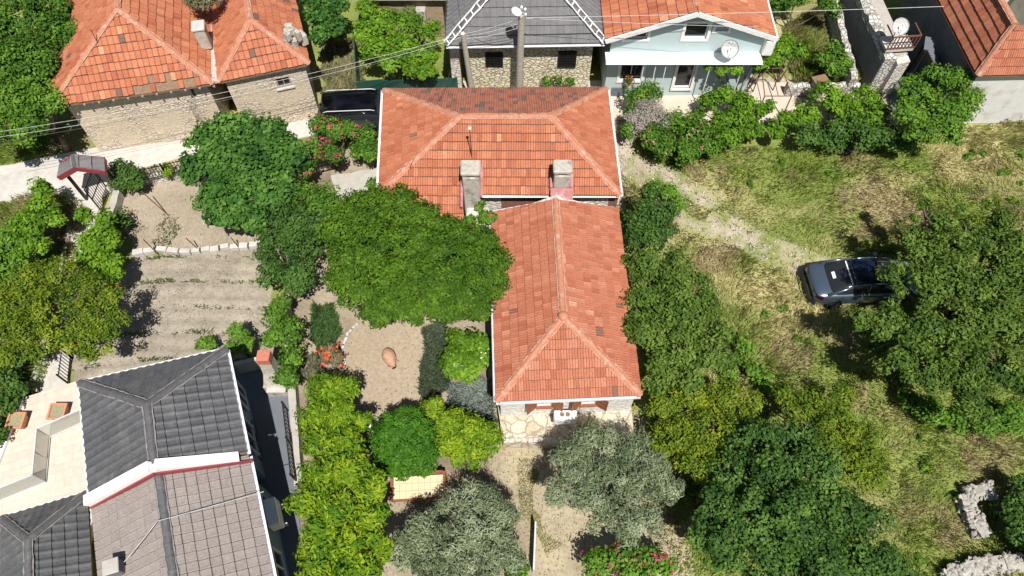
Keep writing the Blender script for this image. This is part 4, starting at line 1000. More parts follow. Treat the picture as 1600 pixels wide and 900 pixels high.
build('frame', bm, M['black_metal'], tr); build('lattice', lt, M['wood'], tr)
fp = P(431, 592, .9); fe = empty('outdoor_fireplace', (fp.x, fp.y, 0), 'tapered outdoor fireplace with brick red chimney top beside the hedge', 'fireplace')
bm = bmesh.new(); rings = []
for z, wx, wy_, oy in ((0, .42, .40, 0), (1.0, .42, .40, 0), (1.05, .38, .36, 0), (1.7, .25, .24, .1), (2.4, .22, .20, .16)):
    rings.append([bm.verts.new((fp.x+x*wx, fp.y+y*wy_+oy, z)) for x, y in ((-1, -1), (1, -1), (1, 1), (-1, 1))])
for r1_, r2_1 in zip(rings, rings[1:]):
    for k in range(4): bm.faces.new((r1_[k], r1_[(k+1) % 4], r2_1[(k+1) % 4], r2_1[k]))
bm.faces.new(rings[-1]); bm.faces.new(rings[0][::-1]); build('hearth', bm, M['plaster_white'] if False else M['chimney'], fe)
bm = bmesh.new(); bbox(bm, (fp.x, fp.y+.16, 2.6), .48, .44, .4, 0, .02); build('chimney_top', bm, plain('brick_red', (.50, .17, .11), .85, var=.2, sc=9), fe)
bm = bmesh.new(); bbox(bm, (fp.x+.1, fp.y-.45, .95), .75, .3, .07, 0, .01); build('shelf', bm, M['white_concrete'], fe)
# low white wall behind the fireplace
bm = bmesh.new(); q0_, q1_ = P(366, 568, .9), P(402, 560, .9); bar(bm, Vector((q0_.x, q0_.y, .45)), Vector((q1_.x, q1_.y, .45)), .15, .9); tag(build('patio_wall', bm, M['white_concrete']), 'short white wall with dark grille between villa and fireplace', 'wall')
bk = P(405, 692, 0); be = empty('bicycle', bk, 'dark bicycle leaning in the shaded villa patio', 'bicycle')
bm = bmesh.new(); bdv = Vector((.35, -.94, 0)); wc0, wc1 = bk+bdv*-.5+Vector((0, 0, .34)), bk+bdv*.5+Vector((0, 0, .34))
for wc_ in (wc0, wc1):
    tb_ = bmesh.new(); ring = [wc_+bdv*math.cos(t_)*.32+Vector((0, 0, 1))*math.sin(t_)*.32 for t_ in np.linspace(0, 2*PI, 25)]
    tube(tb_, ring, .02, 6); ty = build('wheel', tb_, M['dark'], be)
    tb_ = bmesh.new()
    for t_ in np.linspace(0, PI, 7)[:-1]: tube(tb_, [wc_+bdv*math.cos(t_)*.31+Vector((0, 0, math.sin(t_)*.31)), wc_-bdv*math.cos(t_)*.31-Vector((0, 0, math.sin(t_)*.31))], .004, 4)
    build('spokes', tb_, M['light_grey'], ty)
sp, hd = bk+bdv*-.15+Vector((0, 0, .85)), bk+bdv*.35+Vector((0, 0, .85)); bb_ = bk+Vector((0, 0, .3))
for a_, b_2 in ((sp, bb_), (hd, bb_), (sp, hd), (wc0, bb_), (wc0, sp), (wc1, hd+Vector((0, 0, .1)))): tube(bm, [a_, b_2], .018, 6)
build('frame', bm, M['black_metal'], be)
bm = bmesh.new(); sv = Vector((bdv.y, -bdv.x, 0)); tube(bm, [hd+sv*.28+Vector((0, 0, .15)), hd+Vector((0, 0, .12)), hd-sv*.28+Vector((0, 0, .15))], .015, 6); build('handlebar', bm, M['black_metal'], be)
bm = bmesh.new(); bbox(bm, sp+Vector((0, 0, .05)), .14, .26, .06, math.atan2(bdv.y, bdv.x)-PI/2, .02); build('saddle', bm, M['dark'], be)
q = P(423, 803, 2.3); edn = math.atan2(dn.y, dn.x)
ac_unit(428, 803, 1.9, 'grey air conditioner on the shaded blue wall under the taupe roof', edn, 1.15)

# ------------------------------------------------------------------ jar, bench, cables, poles
jp = P(609, 560, .2); je = empty('clay_jar', (jp.x, jp.y, 0), 'large terracotta jar lying on the sandy yard', 'jar')
bm = bmesh.new(); dj = Vector((.42, -.82, 0)).normalized(); prof = [(-.44, .05), (-.42, .14), (-.34, .21), (-.2, .27), (-.05, .285), (.1, .25), (.25, .18), (.36, .12), (.42, .095), (.47, .11), (.49, .10)]
sj = Vector((-dj.y, dj.x, 0)); rings = []
for s, r in prof:
    c_ = Vector((jp.x, jp.y, .25))+dj*s
    rings.append([bm.verts.new(c_+sj*math.cos(t_)*r+Vector((0, 0, 1))*math.sin(t_)*r) for t_ in [2*PI*k/20 for k in range(20)]])
for r1_, r2_1 in zip(rings, rings[1:]):
    for k in range(20): bm.faces.new((r1_[k], r1_[(k+1) % 20], r2_1[(k+1) % 20], r2_1[k]))
bm.faces.new(rings[0][::-1]); build('body', bm, M['jar'], je, True)
bm = bmesh.new(); bmesh.ops.create_cone(bm, cap_ends=True, segments=16, radius1=.085, radius2=.085, depth=.02, matrix=Matrix.Translation(Vector((jp.x, jp.y, .25))+dj*.485) @ dj.to_track_quat('Z', 'Y').to_matrix().to_4x4()); build('mouth', bm, M['dark'], je)
bm = bmesh.new()
for sg in (-1, 1):
    q = Vector((jp.x, jp.y, .25))+dj*.2; tube(bm, [q+sj*sg*.19, q+sj*sg*.25+dj*.08, q+sj*sg*.14+dj*.19], .022, 6)
build('handle', bm, M['jar'], je)
b0 = P(612, 780, .45); b1 = P(694, 768, .45); b2 = P(688, 742, .45); be = empty('garden_daybed', ((b0.x+b1.x)/2, b0.y+.3, 0), 'brown framed garden daybed with a cream woven top beside the round shrub', 'daybed')
cx_, cy_ = (b0.x+b1.x)/2, (b0.y+b2.y)/2; Lb, Wb = 2.05, .98; rz_ = .06
bm = bmesh.new(); bbox(bm, (cx_, cy_, .47), Lb-.2, Wb-.16, .05, rz_, .015); top_ = build('top', bm, M['table_top'], be)
bm = bmesh.new()
for k in range(1, 8): box(bm, (cx_+(k/8-.5)*(Lb-.2), cy_, .4965), .012, Wb-.17, .004, rz_)
for k in (1, 2): box(bm, (cx_, cy_+(k/3-.5)*(Wb-.16), .4985), Lb-.21, .012, .004, rz_)
build('seam', bm, M['grey_wood'], top_)
bm = bmesh.new()
for sg in (-1, 1):
    box(bm, (cx_+sg*(Lb/2-.05)*math.cos(rz_), cy_+sg*(Lb/2-.05)*math.sin(rz_), .56), .09, Wb, .2, rz_); box(bm, (cx_-sg*math.sin(rz_)*(Wb/2-.03), cy_+sg*(Wb/2-.03), .46 if sg < 0 else .6), Lb-.19, .06, .12 if sg < 0 else .34, rz_)
build('frame', bm, M['shutter'], be)
for sx in (-1, 1):
    for sy in (-1, 1): bm = bmesh.new(); box(bm, (cx_+sx*(Lb/2-.06), cy_+sy*(Wb/2-.06), .23), .07, .07, .45); build('leg', bm, M['shutter'], be)

def pole(name, label, px, py, z, base, r0, r1, lamp=False):
    t = P(px, py, z); e = empty(name, (base[0], base[1], 0), label, 'utility pole')
    bm = bmesh.new(); tube(bm, [(base[0], base[1], 0), ((base[0]+t.x)/2, (base[1]+t.y)/2, z/2), (t.x, t.y, z)], [r0, (r0+r1)/2, r1], 12); build('shaft', bm, M['pole_wood'], e)
    return e, t
bp = P(810, 137, 0); tp_ = P(815, 22, 0)
# height so that a plumb pole reaches the same pixel column and row
def plumb(px, py, bx, by):
    best = None
    for z in np.arange(1, 14, .05):
        q = P(px, py, z); d_ = abs(q.y-by)
        if best is None or d_ < best[0]: best = (d_, z)
    return best[1]
bpy_ = P(810, 180, 0); zz = plumb(815, 22, bpy_.x, bpy_.y); tt = P(815, 22, zz)
pe, t1_ = pole('utility_pole', 'tall grey wooden pole with street lamp in front of the grey roof', 815, 22, zz, (P(810, 180, 0).x, bpy_.y), .19, .14)
bm = bmesh.new(); tube(bm, [t1_-Vector((0, 0, .2)), t1_+Vector((-.15, 0, .15)), t1_+Vector((-.3, 0, .2))], .03, 6); arm = build('lamp_arm', bm, M['light_grey'], pe)
bm = bmesh.new(); bmesh.ops.create_uvsphere(bm, u_segments=16, v_segments=8, radius=1, matrix=Matrix.Translation(t1_+Vector((-.22, -.1, .22))) @ Matrix.Rotation(.5, 4, 'Z') @ Matrix.Diagonal((.2, .30, .1, 1))); build('lamp_head', bm, M['white_metal'], pe, True)
for dx, dy, dz in ((0, .05, .25), (.17, -.05, -.05), (-.05, -.12, -.1), (.15, .1, .1)):
    bm = bmesh.new(); tube(bm, [t1_+Vector((dx, dy, dz)), t1_+Vector((dx, dy, dz+.09)), t1_+Vector((dx, dy, dz+.14))], [.045, .065, .03], 8); build('insulator', bm, M['white_metal'], pe)
bm = bmesh.new(); bar(bm, t1_+Vector((-.2, 0, -.02)), t1_+Vector((.25, 0, -.02)), .05); build('crossarm', bm, M['black_metal'], pe)
b2_ = P(743, 178, 0); zz2 = plumb(723, 52, b2_.x, b2_.y)
pe2, t2_ = pole('utility_pole', 'shorter wooden pole leaning left in front of the grey roof', 723, 52, zz2, (b2_.x, b2_.y), .15, .11)
bm = bmesh.new(); tube(bm, [t2_-Vector((0, 0, .02)), t2_+Vector((0, 0, .06))], [.1, .05], 8); build('pole_cap', bm, M['white_metal'], pe2)
def cable(name, label, a, b, sag=.4, r=.014, mat='cable_dark', n=20):
    a = Vector(a); b = Vector(b); bm = bmesh.new()
    tube(bm, [a.lerp(b, k/n)-Vector((0, 0, sag*4*(k/n)*(1-k/n))) for k in range(n+1)], r, 4); tag(build(name, bm, M[mat]), label, 'cable', 'overhead cables')
cable('overhead_cable', 'pale cable from the tall pole across the blue house to the right', t1_+Vector((.15, 0, -.2)), P(1475, 10, 6.2), .05, .013, 'cable_pale')
cable('overhead_cable', 'second pale cable dipping over the blue gable', t1_+Vector((.15, .1, -.3)), P(1185, 42, 6.0), .05, .010, 'cable_pale')
for k, (q, s, lb) in enumerate(((P(-60, 214, 5.0), .5, 'topmost thin cable crossing the top left stone house'), (P(-60, 222, 4.8), .6, 'middle thin cable crossing the top left stone house'), (P(-60, 231, 4.6), .5, 'lowest thin cable crossing the top left stone house'))):
    cable('overhead_cable', lb, t2_+Vector((0, 0, -.05-k*.15)), q, s, .009, 'cable_pale' if k < 2 else 'cable_dark')
for k in range(3): cable('overhead_cable', ('upper', 'middle', 'lower')[k]+' short cable linking the two wooden poles', t2_+Vector((0, 0, -.05-k*.12)), t1_+Vector((-.05, 0, -.25-k*.22)), .05+.05*k, .011, 'cable_pale')
cable('overhead_cable', 'dark looping cable hanging between the wooden poles', t2_+Vector((.3, .3, .3)), t1_+Vector((0, 0, -.6)), .7, .011)
cable('overhead_cable', 'dark cable crossing the left slope of the central roof', t2_+Vector((0, 0, -.2)), P(640, 262, 4.3), .25, .010)
cable('overhead_cable', 'dark cable running from the leaning pole up over the grey roof', t2_+Vector((0, 0, 0)), P(712, -20, 7.5), .1, .012)
cable('overhead_cable', 'white cable draped over the taupe villa roof', P(194, 878, 4.95), P(246, 814, 5.2), .02, .016, 'cable_pale')
cable('overhead_cable', 'white cable from the taupe ridge to the villa wall', P(246, 814, 5.2), P(412, 768, 4.1), .02, .016, 'cable_pale')

# dishes
def dish(px, py, z, rad, label, face=(0, -1, .75), foot=0.0):
    c_ = P(px, py, z); e = empty('satellite_dish', (c_.x, c_.y, foot), label, 'satellite dish')
    q = Vector(face).normalized().to_track_quat('Z', 'Y').to_matrix().to_4x4(); bm = bmesh.new()
    rings = []; m_ = Matrix.Translation(c_) @ q
    for k in range(7):
        r = rad*k/6; z_ = .28*r*r/rad
        rings.append([bm.verts.new(m_ @ Vector((math.cos(t_)*r, math.sin(t_)*r*1.05, z_))) for t_ in [2*PI*j/24 for j in range(24)]] if k else [bm.verts.new(m_ @ Vector((0, 0, 0)))])
    for j in range(24): bm.faces.new((rings[0][0], rings[1][j], rings[1][(j+1) % 24]))
    for r1_, r2_1 in zip(rings[1:], rings[2:]):
        for j in range(24): bm.faces.new((r1_[j], r2_1[j], r2_1[(j+1) % 24], r1_[(j+1) % 24]))
    geomx = bmesh.ops.solidify(bm, geom=bm.faces[:], thickness=.012); build('reflector', bm, M['white_paint'], e, True)
    bm = bmesh.new(); tip = m_ @ Vector((0, -.02, rad*.9)); tube(bm, [m_ @ Vector((0, -rad*1.0, .25*rad)), tip], .012, 5); tube(bm, [tip, tip+Vector((0, .1, 0))], .03, 6); build('feed_arm', bm, M['light_grey'], e)
    bm = bmesh.new(); tube(bm, [c_-Vector(face).normalized()*.02, c_-Vector(face).normalized()*.12, (c_.x, c_.y+.12, foot)], .025, 6); build('stand', bm, M['light_grey'], e)
    return e, m_
d1, dm = dish(1140, 77, 3.8, .40, 'white satellite dish on the white porch roof of the blue house', (-.15, -1, 1.0), 3.25)
tc = bpy.data.curves.new('writing', 'FONT'); tc.body = 'ONAT'; tc.size = .17; tc.align_x = 'CENTER'; tc.align_y = 'CENTER'; tc.extrude = .002
to = bpy.data.objects.new('writing', tc); COL.objects.link(to); dg = bpy.context.evaluated_depsgraph_get(); me = bpy.data.meshes.new_from_object(to.evaluated_get(dg)); bpy.data.objects.remove(to)
me.transform(dm @ Matrix.Translation((0, .25, .07))); me.materials.append(plain('blue_ink', (.05, .08, .25), .5, bmp=0))
to = bpy.data.objects.new('writing', me); COL.objects.link(to); to.parent = d1; to.location = -d1.location
dish(1406, 42, 3.6, .40, 'round white satellite dish above the balcony of the ruined house', (-.1, -.9, 1.1), 2.25)

# green metal fence and gate by the parked van
gf = [P(566, 155, 0), P(570, 128, 0), P(720, 126, 0)]
ge = empty('sheet_metal_fence', gf[0], 'dark green sheet metal fence with gate behind the black van', 'fence')
bm = bmesh.new(); y0 = P(600, 162, 0)
ga = P(567, 165, 0); gb = P(606, 161, 0); gc_ = P(716, 157, 0)
bar(bm, ga+Vector((0, 0, .85)), gb+Vector((0, 0, .85)), .04, 1.6); build('gate_leaf', bm, M['green_metal'], ge)
bm = bmesh.new(); bar(bm, gb+Vector((.06, 0, .8)), gc_+Vector((0, 0, .8)), .035, 1.5)
for k in np.arange(0, (gc_-gb).length, .3): q = gb+(gc_-gb).normalized()*k; bar(bm, q+Vector((.06, -.03, .05)), q+Vector((.06, -.03, 1.54)), .03)
build('panel', bm, M['green_metal'], ge)
for q in (ga, gb, (gb+gc_)/2, gc_): bm = bmesh.new(); bar(bm, q, q+Vector((0, 0, 1.6)), .09); build('post', bm, M['green_metal'], ge)
bm = bmesh.new(); bar(bm, ga+Vector((-.05, 0, .8)), P(560, 85, 0)+Vector((0, 0, .8)), .04, 1.5); build('side_panel', bm, M['green_metal'], ge)

# stakes
for px, py, tx, ty, lb in ((320, 402, 297, 378, 'left rusty stake by the concrete block edging'), (330, 394, 302, 372, 'x'),):
    pass
for (px, py, dx, dy, hh, lb) in ((248, 398, -.25, .1, 1.1, 'leftmost rusty stake by the pale block edging'), (314, 393, -.3, .05, 1.0, 'middle rusty stake by the pale block edging'), (376, 390, -.15, .05, .9, 'rightmost rusty stake by the pale block edging'), (262, 335, -.75, .35, 1.3, 'long leaning stick in the upper garden bed')):
    b_0 = P(px, py, 0); bm = bmesh.new(); tube(bm, [b_0-Vector((0, 0, .05)), b_0+Vector((dx, dy, hh))], .026, 6); tag(build('stake', bm, M['rusty']), lb, 'stake', 'stakes in the garden beds')
bm = bmesh.new(); q0_, q1_ = P(837, 815, .9), P(834, 890, .9); bar(bm, Vector((q0_.x, q0_.y, .45)), Vector((q1_.x, q1_.y, .45)), .06, .9); tag(build('partition_wall', bm, M['light_grey']), 'thin white partition wall between the two olive trees', 'wall')
# ruined field walls
def rubble_wall(label, pl, wd, hgt, n):
    e = bmesh.new(); rnd = random.Random(n)
    for (a_, b_2) in zip(pl, pl[1:]):
        a_, b_2 = P(*a_, 0), P(*b_2, 0); d_ = b_2-a_; s_ = Vector((-d_.y, d_.x, 0)).normalized(); m_ = int(d_.length*n)
        for k in range(m_):
            c_ = a_+d_*rnd.random()+s_*rnd.uniform(-wd/2, wd/2); sz = rnd.uniform(.07, .22); zz_ = rnd.uniform(0, hgt)
            mt = Matrix.Translation((c_.x, c_.y, zz_)) @ Matrix.Rotation(rnd.random()*6, 4, 'Z') @ Matrix.Rotation(rnd.random(), 4, 'X') @ Matrix.Diagonal((sz*rnd.uniform(.6, 1.2), sz*rnd.uniform(.5, 1), sz*rnd.uniform(.4, .8), 1))
            r_ = bmesh.ops.create_icosphere(e, subdivisions=1, radius=.7, matrix=mt)
            for v_ in r_['verts']: v_.co += Vector((rnd.uniform(-1, 1), rnd.uniform(-1, 1), rnd.uniform(-1, 1)))*sz*.12
    core = [P(*q, 0) for q in pl]
    for a_, b_2 in zip(core, core[1:]): rough_wall(e, a_, b_2, 0, hgt*.85, wd*.8, .25, .08)
    return tag(build('rubble_wall', e, M['pale_rock']), label, 'stone wall')
M['pale_rock'] = plain('pale_rock', (.40, .375, .33), .95, var=.5, dirt=(.30, .28, .24), sc=8, bmp=.5)
rubble_wall('ruined corner of a white rubble wall in the grass at lower right', [(1545, 768), (1502, 776), (1508, 800), (1532, 840)], .6, .5, 130)
rubble_wall('curving white rubble wall along the bottom right edge', [(1650, 878), (1560, 882), (1520, 888), (1470, 905)], .6, .5, 130)

# ------------------------------------------------------------------ cars
M['rim'] = plain('rim', (.16, .165, .17), .35, .7, bmp=0)
def loft(bm, secs, cap=True):
    rings = [[bm.verts.new(p_) for p_ in s_] for s_ in secs]; n = len(rings[0])
    for r1_, r2_1 in zip(rings, rings[1:]):
        for k in range(n-1): bm.faces.new((r1_[k], r1_[k+1], r2_1[k+1], r2_1[k]))
    if cap:
        for r_ in (rings[0], rings[-1]):
            try: bm.faces.new(r_)
            except ValueError: pass
    return rings
def car(name, label, px, py, heading, kind):
    o_ = P(px, py, .7); e = empty(name, (o_.x, o_.y, 0), label, 'car')
    Mx = Matrix.Translation((o_.x, o_.y, 0)) @ Matrix.Rotation(heading, 4, 'Z')
    def put(nm, bm, mat, par=e, smooth=True, sub=0):
        bmesh.ops.recalc_face_normals(bm, faces=bm.faces[:])
        bmesh.ops.transform(bm, matrix=Mx, verts=bm.verts[:]); ob = build(nm, bm, M[mat], par, smooth)
        if sub:
            md = ob.modifiers.new('s', 'SUBSURF'); md.levels = sub; md.render_levels = sub
        return ob
    sed = kind == 'sedan'
    # x: front is +x.  (x, half width, bottom, belt height, centre height)
    if sed: st = [(-2.32, .66, .42, .72, .74), (-2.26, .80, .30, .88, .93), (-2.0, .88, .24, .97, 1.03), (-1.5, .92, .22, .97, 1.05), (-.8, .925, .2, .95, 1.0), (0, .925, .2, .94, .98), (.8, .92, .2, .92, .97), (1.35, .91, .2, .88, .97), (1.9, .87, .22, .76, .86), (2.2, .78, .28, .64, .72), (2.33, .60, .36, .54, .58)]
    else: st = [(-2.3, .72, .40, .9, .92), (-2.25, .86, .32, 1.0, 1.05), (-1.8, .93, .25, 1.05, 1.1), (0, .95, .22, 1.03, 1.08), (1.1, .94, .22, 1.0, 1.1), (1.7, .90, .24, .95, 1.05), (2.1, .84, .3, .8, .9), (2.28, .66, .38, .65, .7)]
    secs = []
    for x, hw, zb, zs, zc in st:
        secs.append([(x, -hw*.9, zb), (x, -hw, zb+.12), (x, -hw, (zb+zs)/2), (x, -hw*.97, zs-.06), (x, -hw*.88, zs+.01), (x, -hw*.5, zc-.005), (x, 0, zc), (x, hw*.5, zc-.005), (x, hw*.88, zs+.01), (x, hw*.97, zs-.06), (x, hw, (zb+zs)/2), (x, hw, zb+.12), (x, hw*.9, zb)])
    paint = 'car_paint' if sed else 'black_paint'
    bm = bmesh.new(); loft(bm, secs); body = put('body', bm, paint, sub=2)
    # greenhouse: glass shell and roof skin
    if sed: gs = [(-1.72, .66, .98, 1.0), (-1.25, .66, .98, 1.26), (-.75, .64, .96, 1.41), (-.1, .64, .95, 1.46), (.45, .64, .94, 1.42), (.95, .66, .93, 1.18), (1.42, .70, .93, .95)]
    else: gs = [(-2.15, .70, 1.0, 1.05), (-2.0, .72, 1.02, 1.65), (-1.5, .74, 1.02, 1.78), (0, .75, 1.0, 1.8), (.7, .74, 1.0, 1.72), (1.15, .74, 1.0, 1.4), (1.55, .76, 1.0, 1.06)]
    secs = []
    for x, hw, zb, zt in gs:
        secs.append([(x, -hw-.16, zb), (x, -hw-.08, zb+(zt-zb)*.5), (x, -hw+.02, zb+(zt-zb)*.93), (x, -hw*.5, zt), (x, 0, zt+.01), (x, hw*.5, zt), (x, hw-.02, zb+(zt-zb)*.93), (x, hw+.08, zb+(zt-zb)*.5), (x, hw+.16, zb)])
    bm = bmesh.new(); loft(bm, secs); put('windows', bm, 'glass_dark', sub=2)
    rs = gs[2:5] if sed else gs[1:5]; secs = []
    for x, hw, zb, zt in rs: secs.append([(x, -hw*.99, zb+(zt-zb)*.90), (x, -hw*.9, zt-.015), (x, -hw*.5, zt+.012), (x, 0, zt+.022), (x, hw*.5, zt+.012), (x, hw*.9, zt-.015), (x, hw*.99, zb+(zt-zb)*.90)])
    bm = bmesh.new(); loft(bm, secs, False); bmesh.ops.solidify(bm, geom=bm.faces[:], thickness=.02); put('roof', bm, 'car_roof' if sed else 'black_paint', sub=1)
    # pillars
    for sg in (-1, 1):
        bm = bmesh.new()
        if sed:
            tube(bm, [(-1.80, sg*.80, 1.0), (-1.2, sg*.73, 1.24), (-.75, sg*.655, 1.395)], [.07, .055, .045], 6)
            tube(bm, [(1.42, sg*.80, .95), (.95, sg*.72, 1.17), (.45, sg*.64, 1.40)], .035, 6)
            tube(bm, [(-.75, sg*.655, 1.39), (-.1, sg*.65, 1.43), (.45, sg*.64, 1.40)], .03, 6); tube(bm, [(-.1, sg*.65, 1.42), (-.1, sg*.82, .95)], .03, 6)
        else:
            tube(bm, [(-2.05, sg*.72, 1.62), (0, sg*.74, 1.76), (.7, sg*.73, 1.68)], .035, 6)
        put('pillar', bm, paint)
    if not sed:
        for sg in (-1, 1): bm = bmesh.new(); tube(bm, [(-1.8, sg*.66, 1.8), (-1.6, sg*.66, 1.86), (.4, sg*.66, 1.86), (.6, sg*.66, 1.8)], .022, 6); put('roof_rail', bm, 'light_grey')
    wx = (1.42, -1.36)
    for x in wx:
        for sg in (-1, 1):
            bm = bmesh.new(); bmesh.ops.create_cone(bm, cap_ends=True, segments=28, radius1=.33, radius2=.33, depth=.23, matrix=Matrix.Translation((x, sg*.82, .33)) @ Matrix.Rotation(PI/2, 4, 'X')); wh = put('wheel', bm, 'dark', smooth=False)
            bm = bmesh.new(); bmesh.ops.create_cone(bm, cap_ends=True, segments=20, radius1=.21, radius2=.21, depth=.02, matrix=Matrix.Translation((x, sg*.945, .33)) @ Matrix.Rotation(PI/2, 4, 'X')); put('rim', bm, 'rim', wh, False)
    for sg in (-1, 1):
        bm = bmesh.new(); loft(bm, [[(-2.31, sg*.40, .76), (-2.27, sg*.40, .88)], [(-2.27, sg*.74, .76), (-2.21, sg*.72, .91)], [(-2.0, sg*.92, .78), (-1.97, sg*.88, .93)]], False); bmesh.ops.solidify(bm, geom=bm.faces[:], thickness=-.03); put('tail_light', bm, 'tail_red')
        bm = bmesh.new(); bbox(bm, (2.12, sg*.66, .62), .2, .3, .1, -sg*.4, .03); put('headlight', bm, 'light_grey')
        bm = bmesh.new(); bbox(bm, (.72, sg*1.02, 1.0), .14, .2, .12, 0, .03); put('wing_mirror', bm, paint)
    bm = bmesh.new(); loft(bm, [[(-2.20, -.90, .30), (-2.22, -.88, .56)], [(-2.37, -.62, .30), (-2.39, -.62, .58)], [(-2.41, 0, .30), (-2.43, 0, .60)], [(-2.37, .62, .30), (-2.39, .62, .58)], [(-2.20, .90, .30), (-2.22, .88, .56)]], False); bmesh.ops.solidify(bm, geom=bm.faces[:], thickness=.06); put('rear_bumper', bm, 'dark')
    if sed:
        bm = bmesh.new(); bar(bm, (-.86, -.56, 1.405), (-.86, .56, 1.405), .05, .02); put('roof_spoiler_strip', bm, 'white_paint', smooth=False)
        bm = bmesh.new(); bbox(bm, (-1.42, .05, 1.185), .13, .32, .012, 0, .003); bmesh.ops.rotate(bm, cent=(-1.42, .05, 1.185), matrix=Matrix.Rotation(-.45, 3, 'Y'), verts=bm.verts[:]); put('shelf_sticker', bm, 'white_paint', smooth=False)
    return e
car('parked_car', 'blue grey sedan parked half under the walnut tree in the dry grass', 1348, 437, R(4), 'sedan')
car('parked_car', 'black van parked in the lane behind the central house', 572, 182, R(3), 'van')

# trellis frame beside the blue house
tf = empty('vine_trellis', P(1215, 150, 0), 'metal vine frame at the right corner of the blue house', 'trellis')
bm = bmesh.new(); c4 = [P(1190, 108, 1.6), P(1222, 106, 1.6), P(1237, 150, 1.6), P(1195, 150, 1.6)]
for k in range(4): tube(bm, [c4[k], c4[(k+1) % 4]], .025, 5); tube(bm, [c4[k], V3(c4[k].xy, 0)], .03, 5)
tube(bm, [(c4[0]+c4[1])/2, (c4[2]+c4[3])/2], .02, 5); build('frame', bm, M['rusty'], tf)
# flower pot on the blue house window sill
fp_ = P(984, 122, 1.6); fe_ = empty('flower_pot', (fp_.x, wy-.25, 1.2), 'pot of dark red flowers hanging at the blue house window', 'flower pot')
bm = bmesh.new(); bmesh.ops.create_cone(bm, cap_ends=True, segments=12, radius1=.09, radius2=.14, depth=.22, matrix=Matrix.Translation((fp_.x, wy-.25, 1.3))); build('pot', bm, M['pot'], fe_)
# house at the very top middle behind the bright tree
hb = empty('brown_house', P(630, -30, 0), 'small brown house half hidden at the top edge above the bright vine', 'house')
bm = bmesh.new(); q0_, q1_ = P(560, -6, 2.6), P(690, -6, 2.6); box(bm, ((q0_.x+q1_.x)/2, q0_.y+2, 1.3), (q1_-q0_).length, 4, 2.6); build('wall', bm, plain('tan_wall', (.36, .27, .18), .9), hb)
bm = bmesh.new(); qd = P(600, 2, 1.5); box(bm, (P(600, 2, 1.5).x, q0_.y-.01, 1.1), .9, .06, 2.0); build('door', bm, M['wood'], hb)
bm = bmesh.new(); box(bm, ((q0_.x+q1_.x)/2, q0_.y+1.9, 2.68), (q1_-q0_).length+.5, 4.5, .12); build('roof', bm, M['concrete'], hb)
bm = bmesh.new(); q = P(657, 12, 2.0); bbox(bm, (q.x, q.y, 1.0), .5, .5, 2.0, 0, .03); tag(build('gate_pillar', bm, M['concrete']), 'pale square pillar behind the bright vine at the top', 'pillar')

# ------------------------------------------------------------------ plants
def leaves(name, C, Nn, L_, W_, tint, mat, parent, droop=0.0):
    n = len(C); r = RNG.normal(size=(n, 3)); d = np.cross(Nn, r); d /= np.linalg.norm(d, axis=1)[:, None]+1e-9
    if droop: d[:, 2] -= droop; d /= np.linalg.norm(d, axis=1)[:, None]
    s = np.cross(Nn, d); s /= np.linalg.norm(s, axis=1)[:, None]+1e-9
    k = (RNG.uniform(.7, 1.25, n))[:, None]
    a = C-d*L_*.5*k; b = C+s*W_*.5*k+Nn*W_*.12; c_ = C+d*L_*.5*k-Nn*L_*.08; e = C-s*W_*.5*k+Nn*W_*.12
    V = np.stack([a, b, c_, e], 1).reshape(-1, 3); Qd = np.arange(4*n).reshape(n, 4)
    return np_mesh(name, V, Qd, mat, parent, np.repeat(np.clip(tint, 0, 1), 4))
KIND = {  # leaf material, leaf length, leaf width, clump radius, leaves per clump, clump density, vertical squash, droop
 'mid': ('mid', .155, .09, .36, 88, 1.23, .8, .2), 'fig': ('fig', .19, .155, .38, 78, 1.3, .8, .25), 'bright': ('bright', .165, .115, .32, 80, 1.07, .75, .2),
 'dense': ('dense', .125, .08, .27, 62, 1.6, .85, .1), 'box': ('box', .10, .065, .18, 55, 2.1, .9, .05), 'dark': ('dark', .15, .09, .33, 66, 1.23, .8, .15),
 'lime': ('lime', .20, .07, .31, 92, 1.15, .8, .35), 'olive': ('olive', .155, .036, .30, 150, 1.07, .8, .1), 'pom': ('pom', .13, .06, .30, 80, 1.02, .8, .1),
 'walnut': ('walnut', .165, .08, .34, 98, 0.98, .75, .25), 'bluegreen': ('bluegreen', .135, .085, .32, 90, 1.11, .8, .15), 'dry': ('dry', .14, .03, .3, 110, 1.1, .8, 0),
 'greyolive': ('greyolive', .13, .05, .3, 90, 1.2, .8, .1)}
def crown_pts(lobes, kind, dens=1.0, fill=.22):
    mat, LL, WW, cr, npc, cd, sq, dr = KIND[kind]; cs = []; lobes = [(np.array(c_), r) for c_, r in lobes]
    for i, (c_, r) in enumerate(lobes):
        crr = min(cr, r*.55); m_ = max(5, int(cd*dens*2.7*(r/crr)**2))
        v_ = RNG.normal(size=(m_*2, 3)); v_ /= np.linalg.norm(v_, axis=1)[:, None]
        v_ = v_[(v_[:, 2] > -.25) | (RNG.random(len(v_)) < .35)][:m_]
        rr = (r-crr*.75)*np.where(RNG.random(len(v_)) < fill, RNG.uniform(.35, .8, len(v_)), RNG.uniform(.78, 1.14, len(v_)))
        p_ = c_+v_*rr[:, None]*np.array([1, 1, sq]); keep = np.ones(len(p_), bool)
        for j, (c2, r2) in enumerate(lobes):
            if j != i: keep &= np.linalg.norm((p_-c2)/np.array([1, 1, sq]), axis=1) > r2*.55
        cs += [(q, crr*RNG.uniform(.6, 1.25), q-c_) for q in p_[keep]]
    return cs
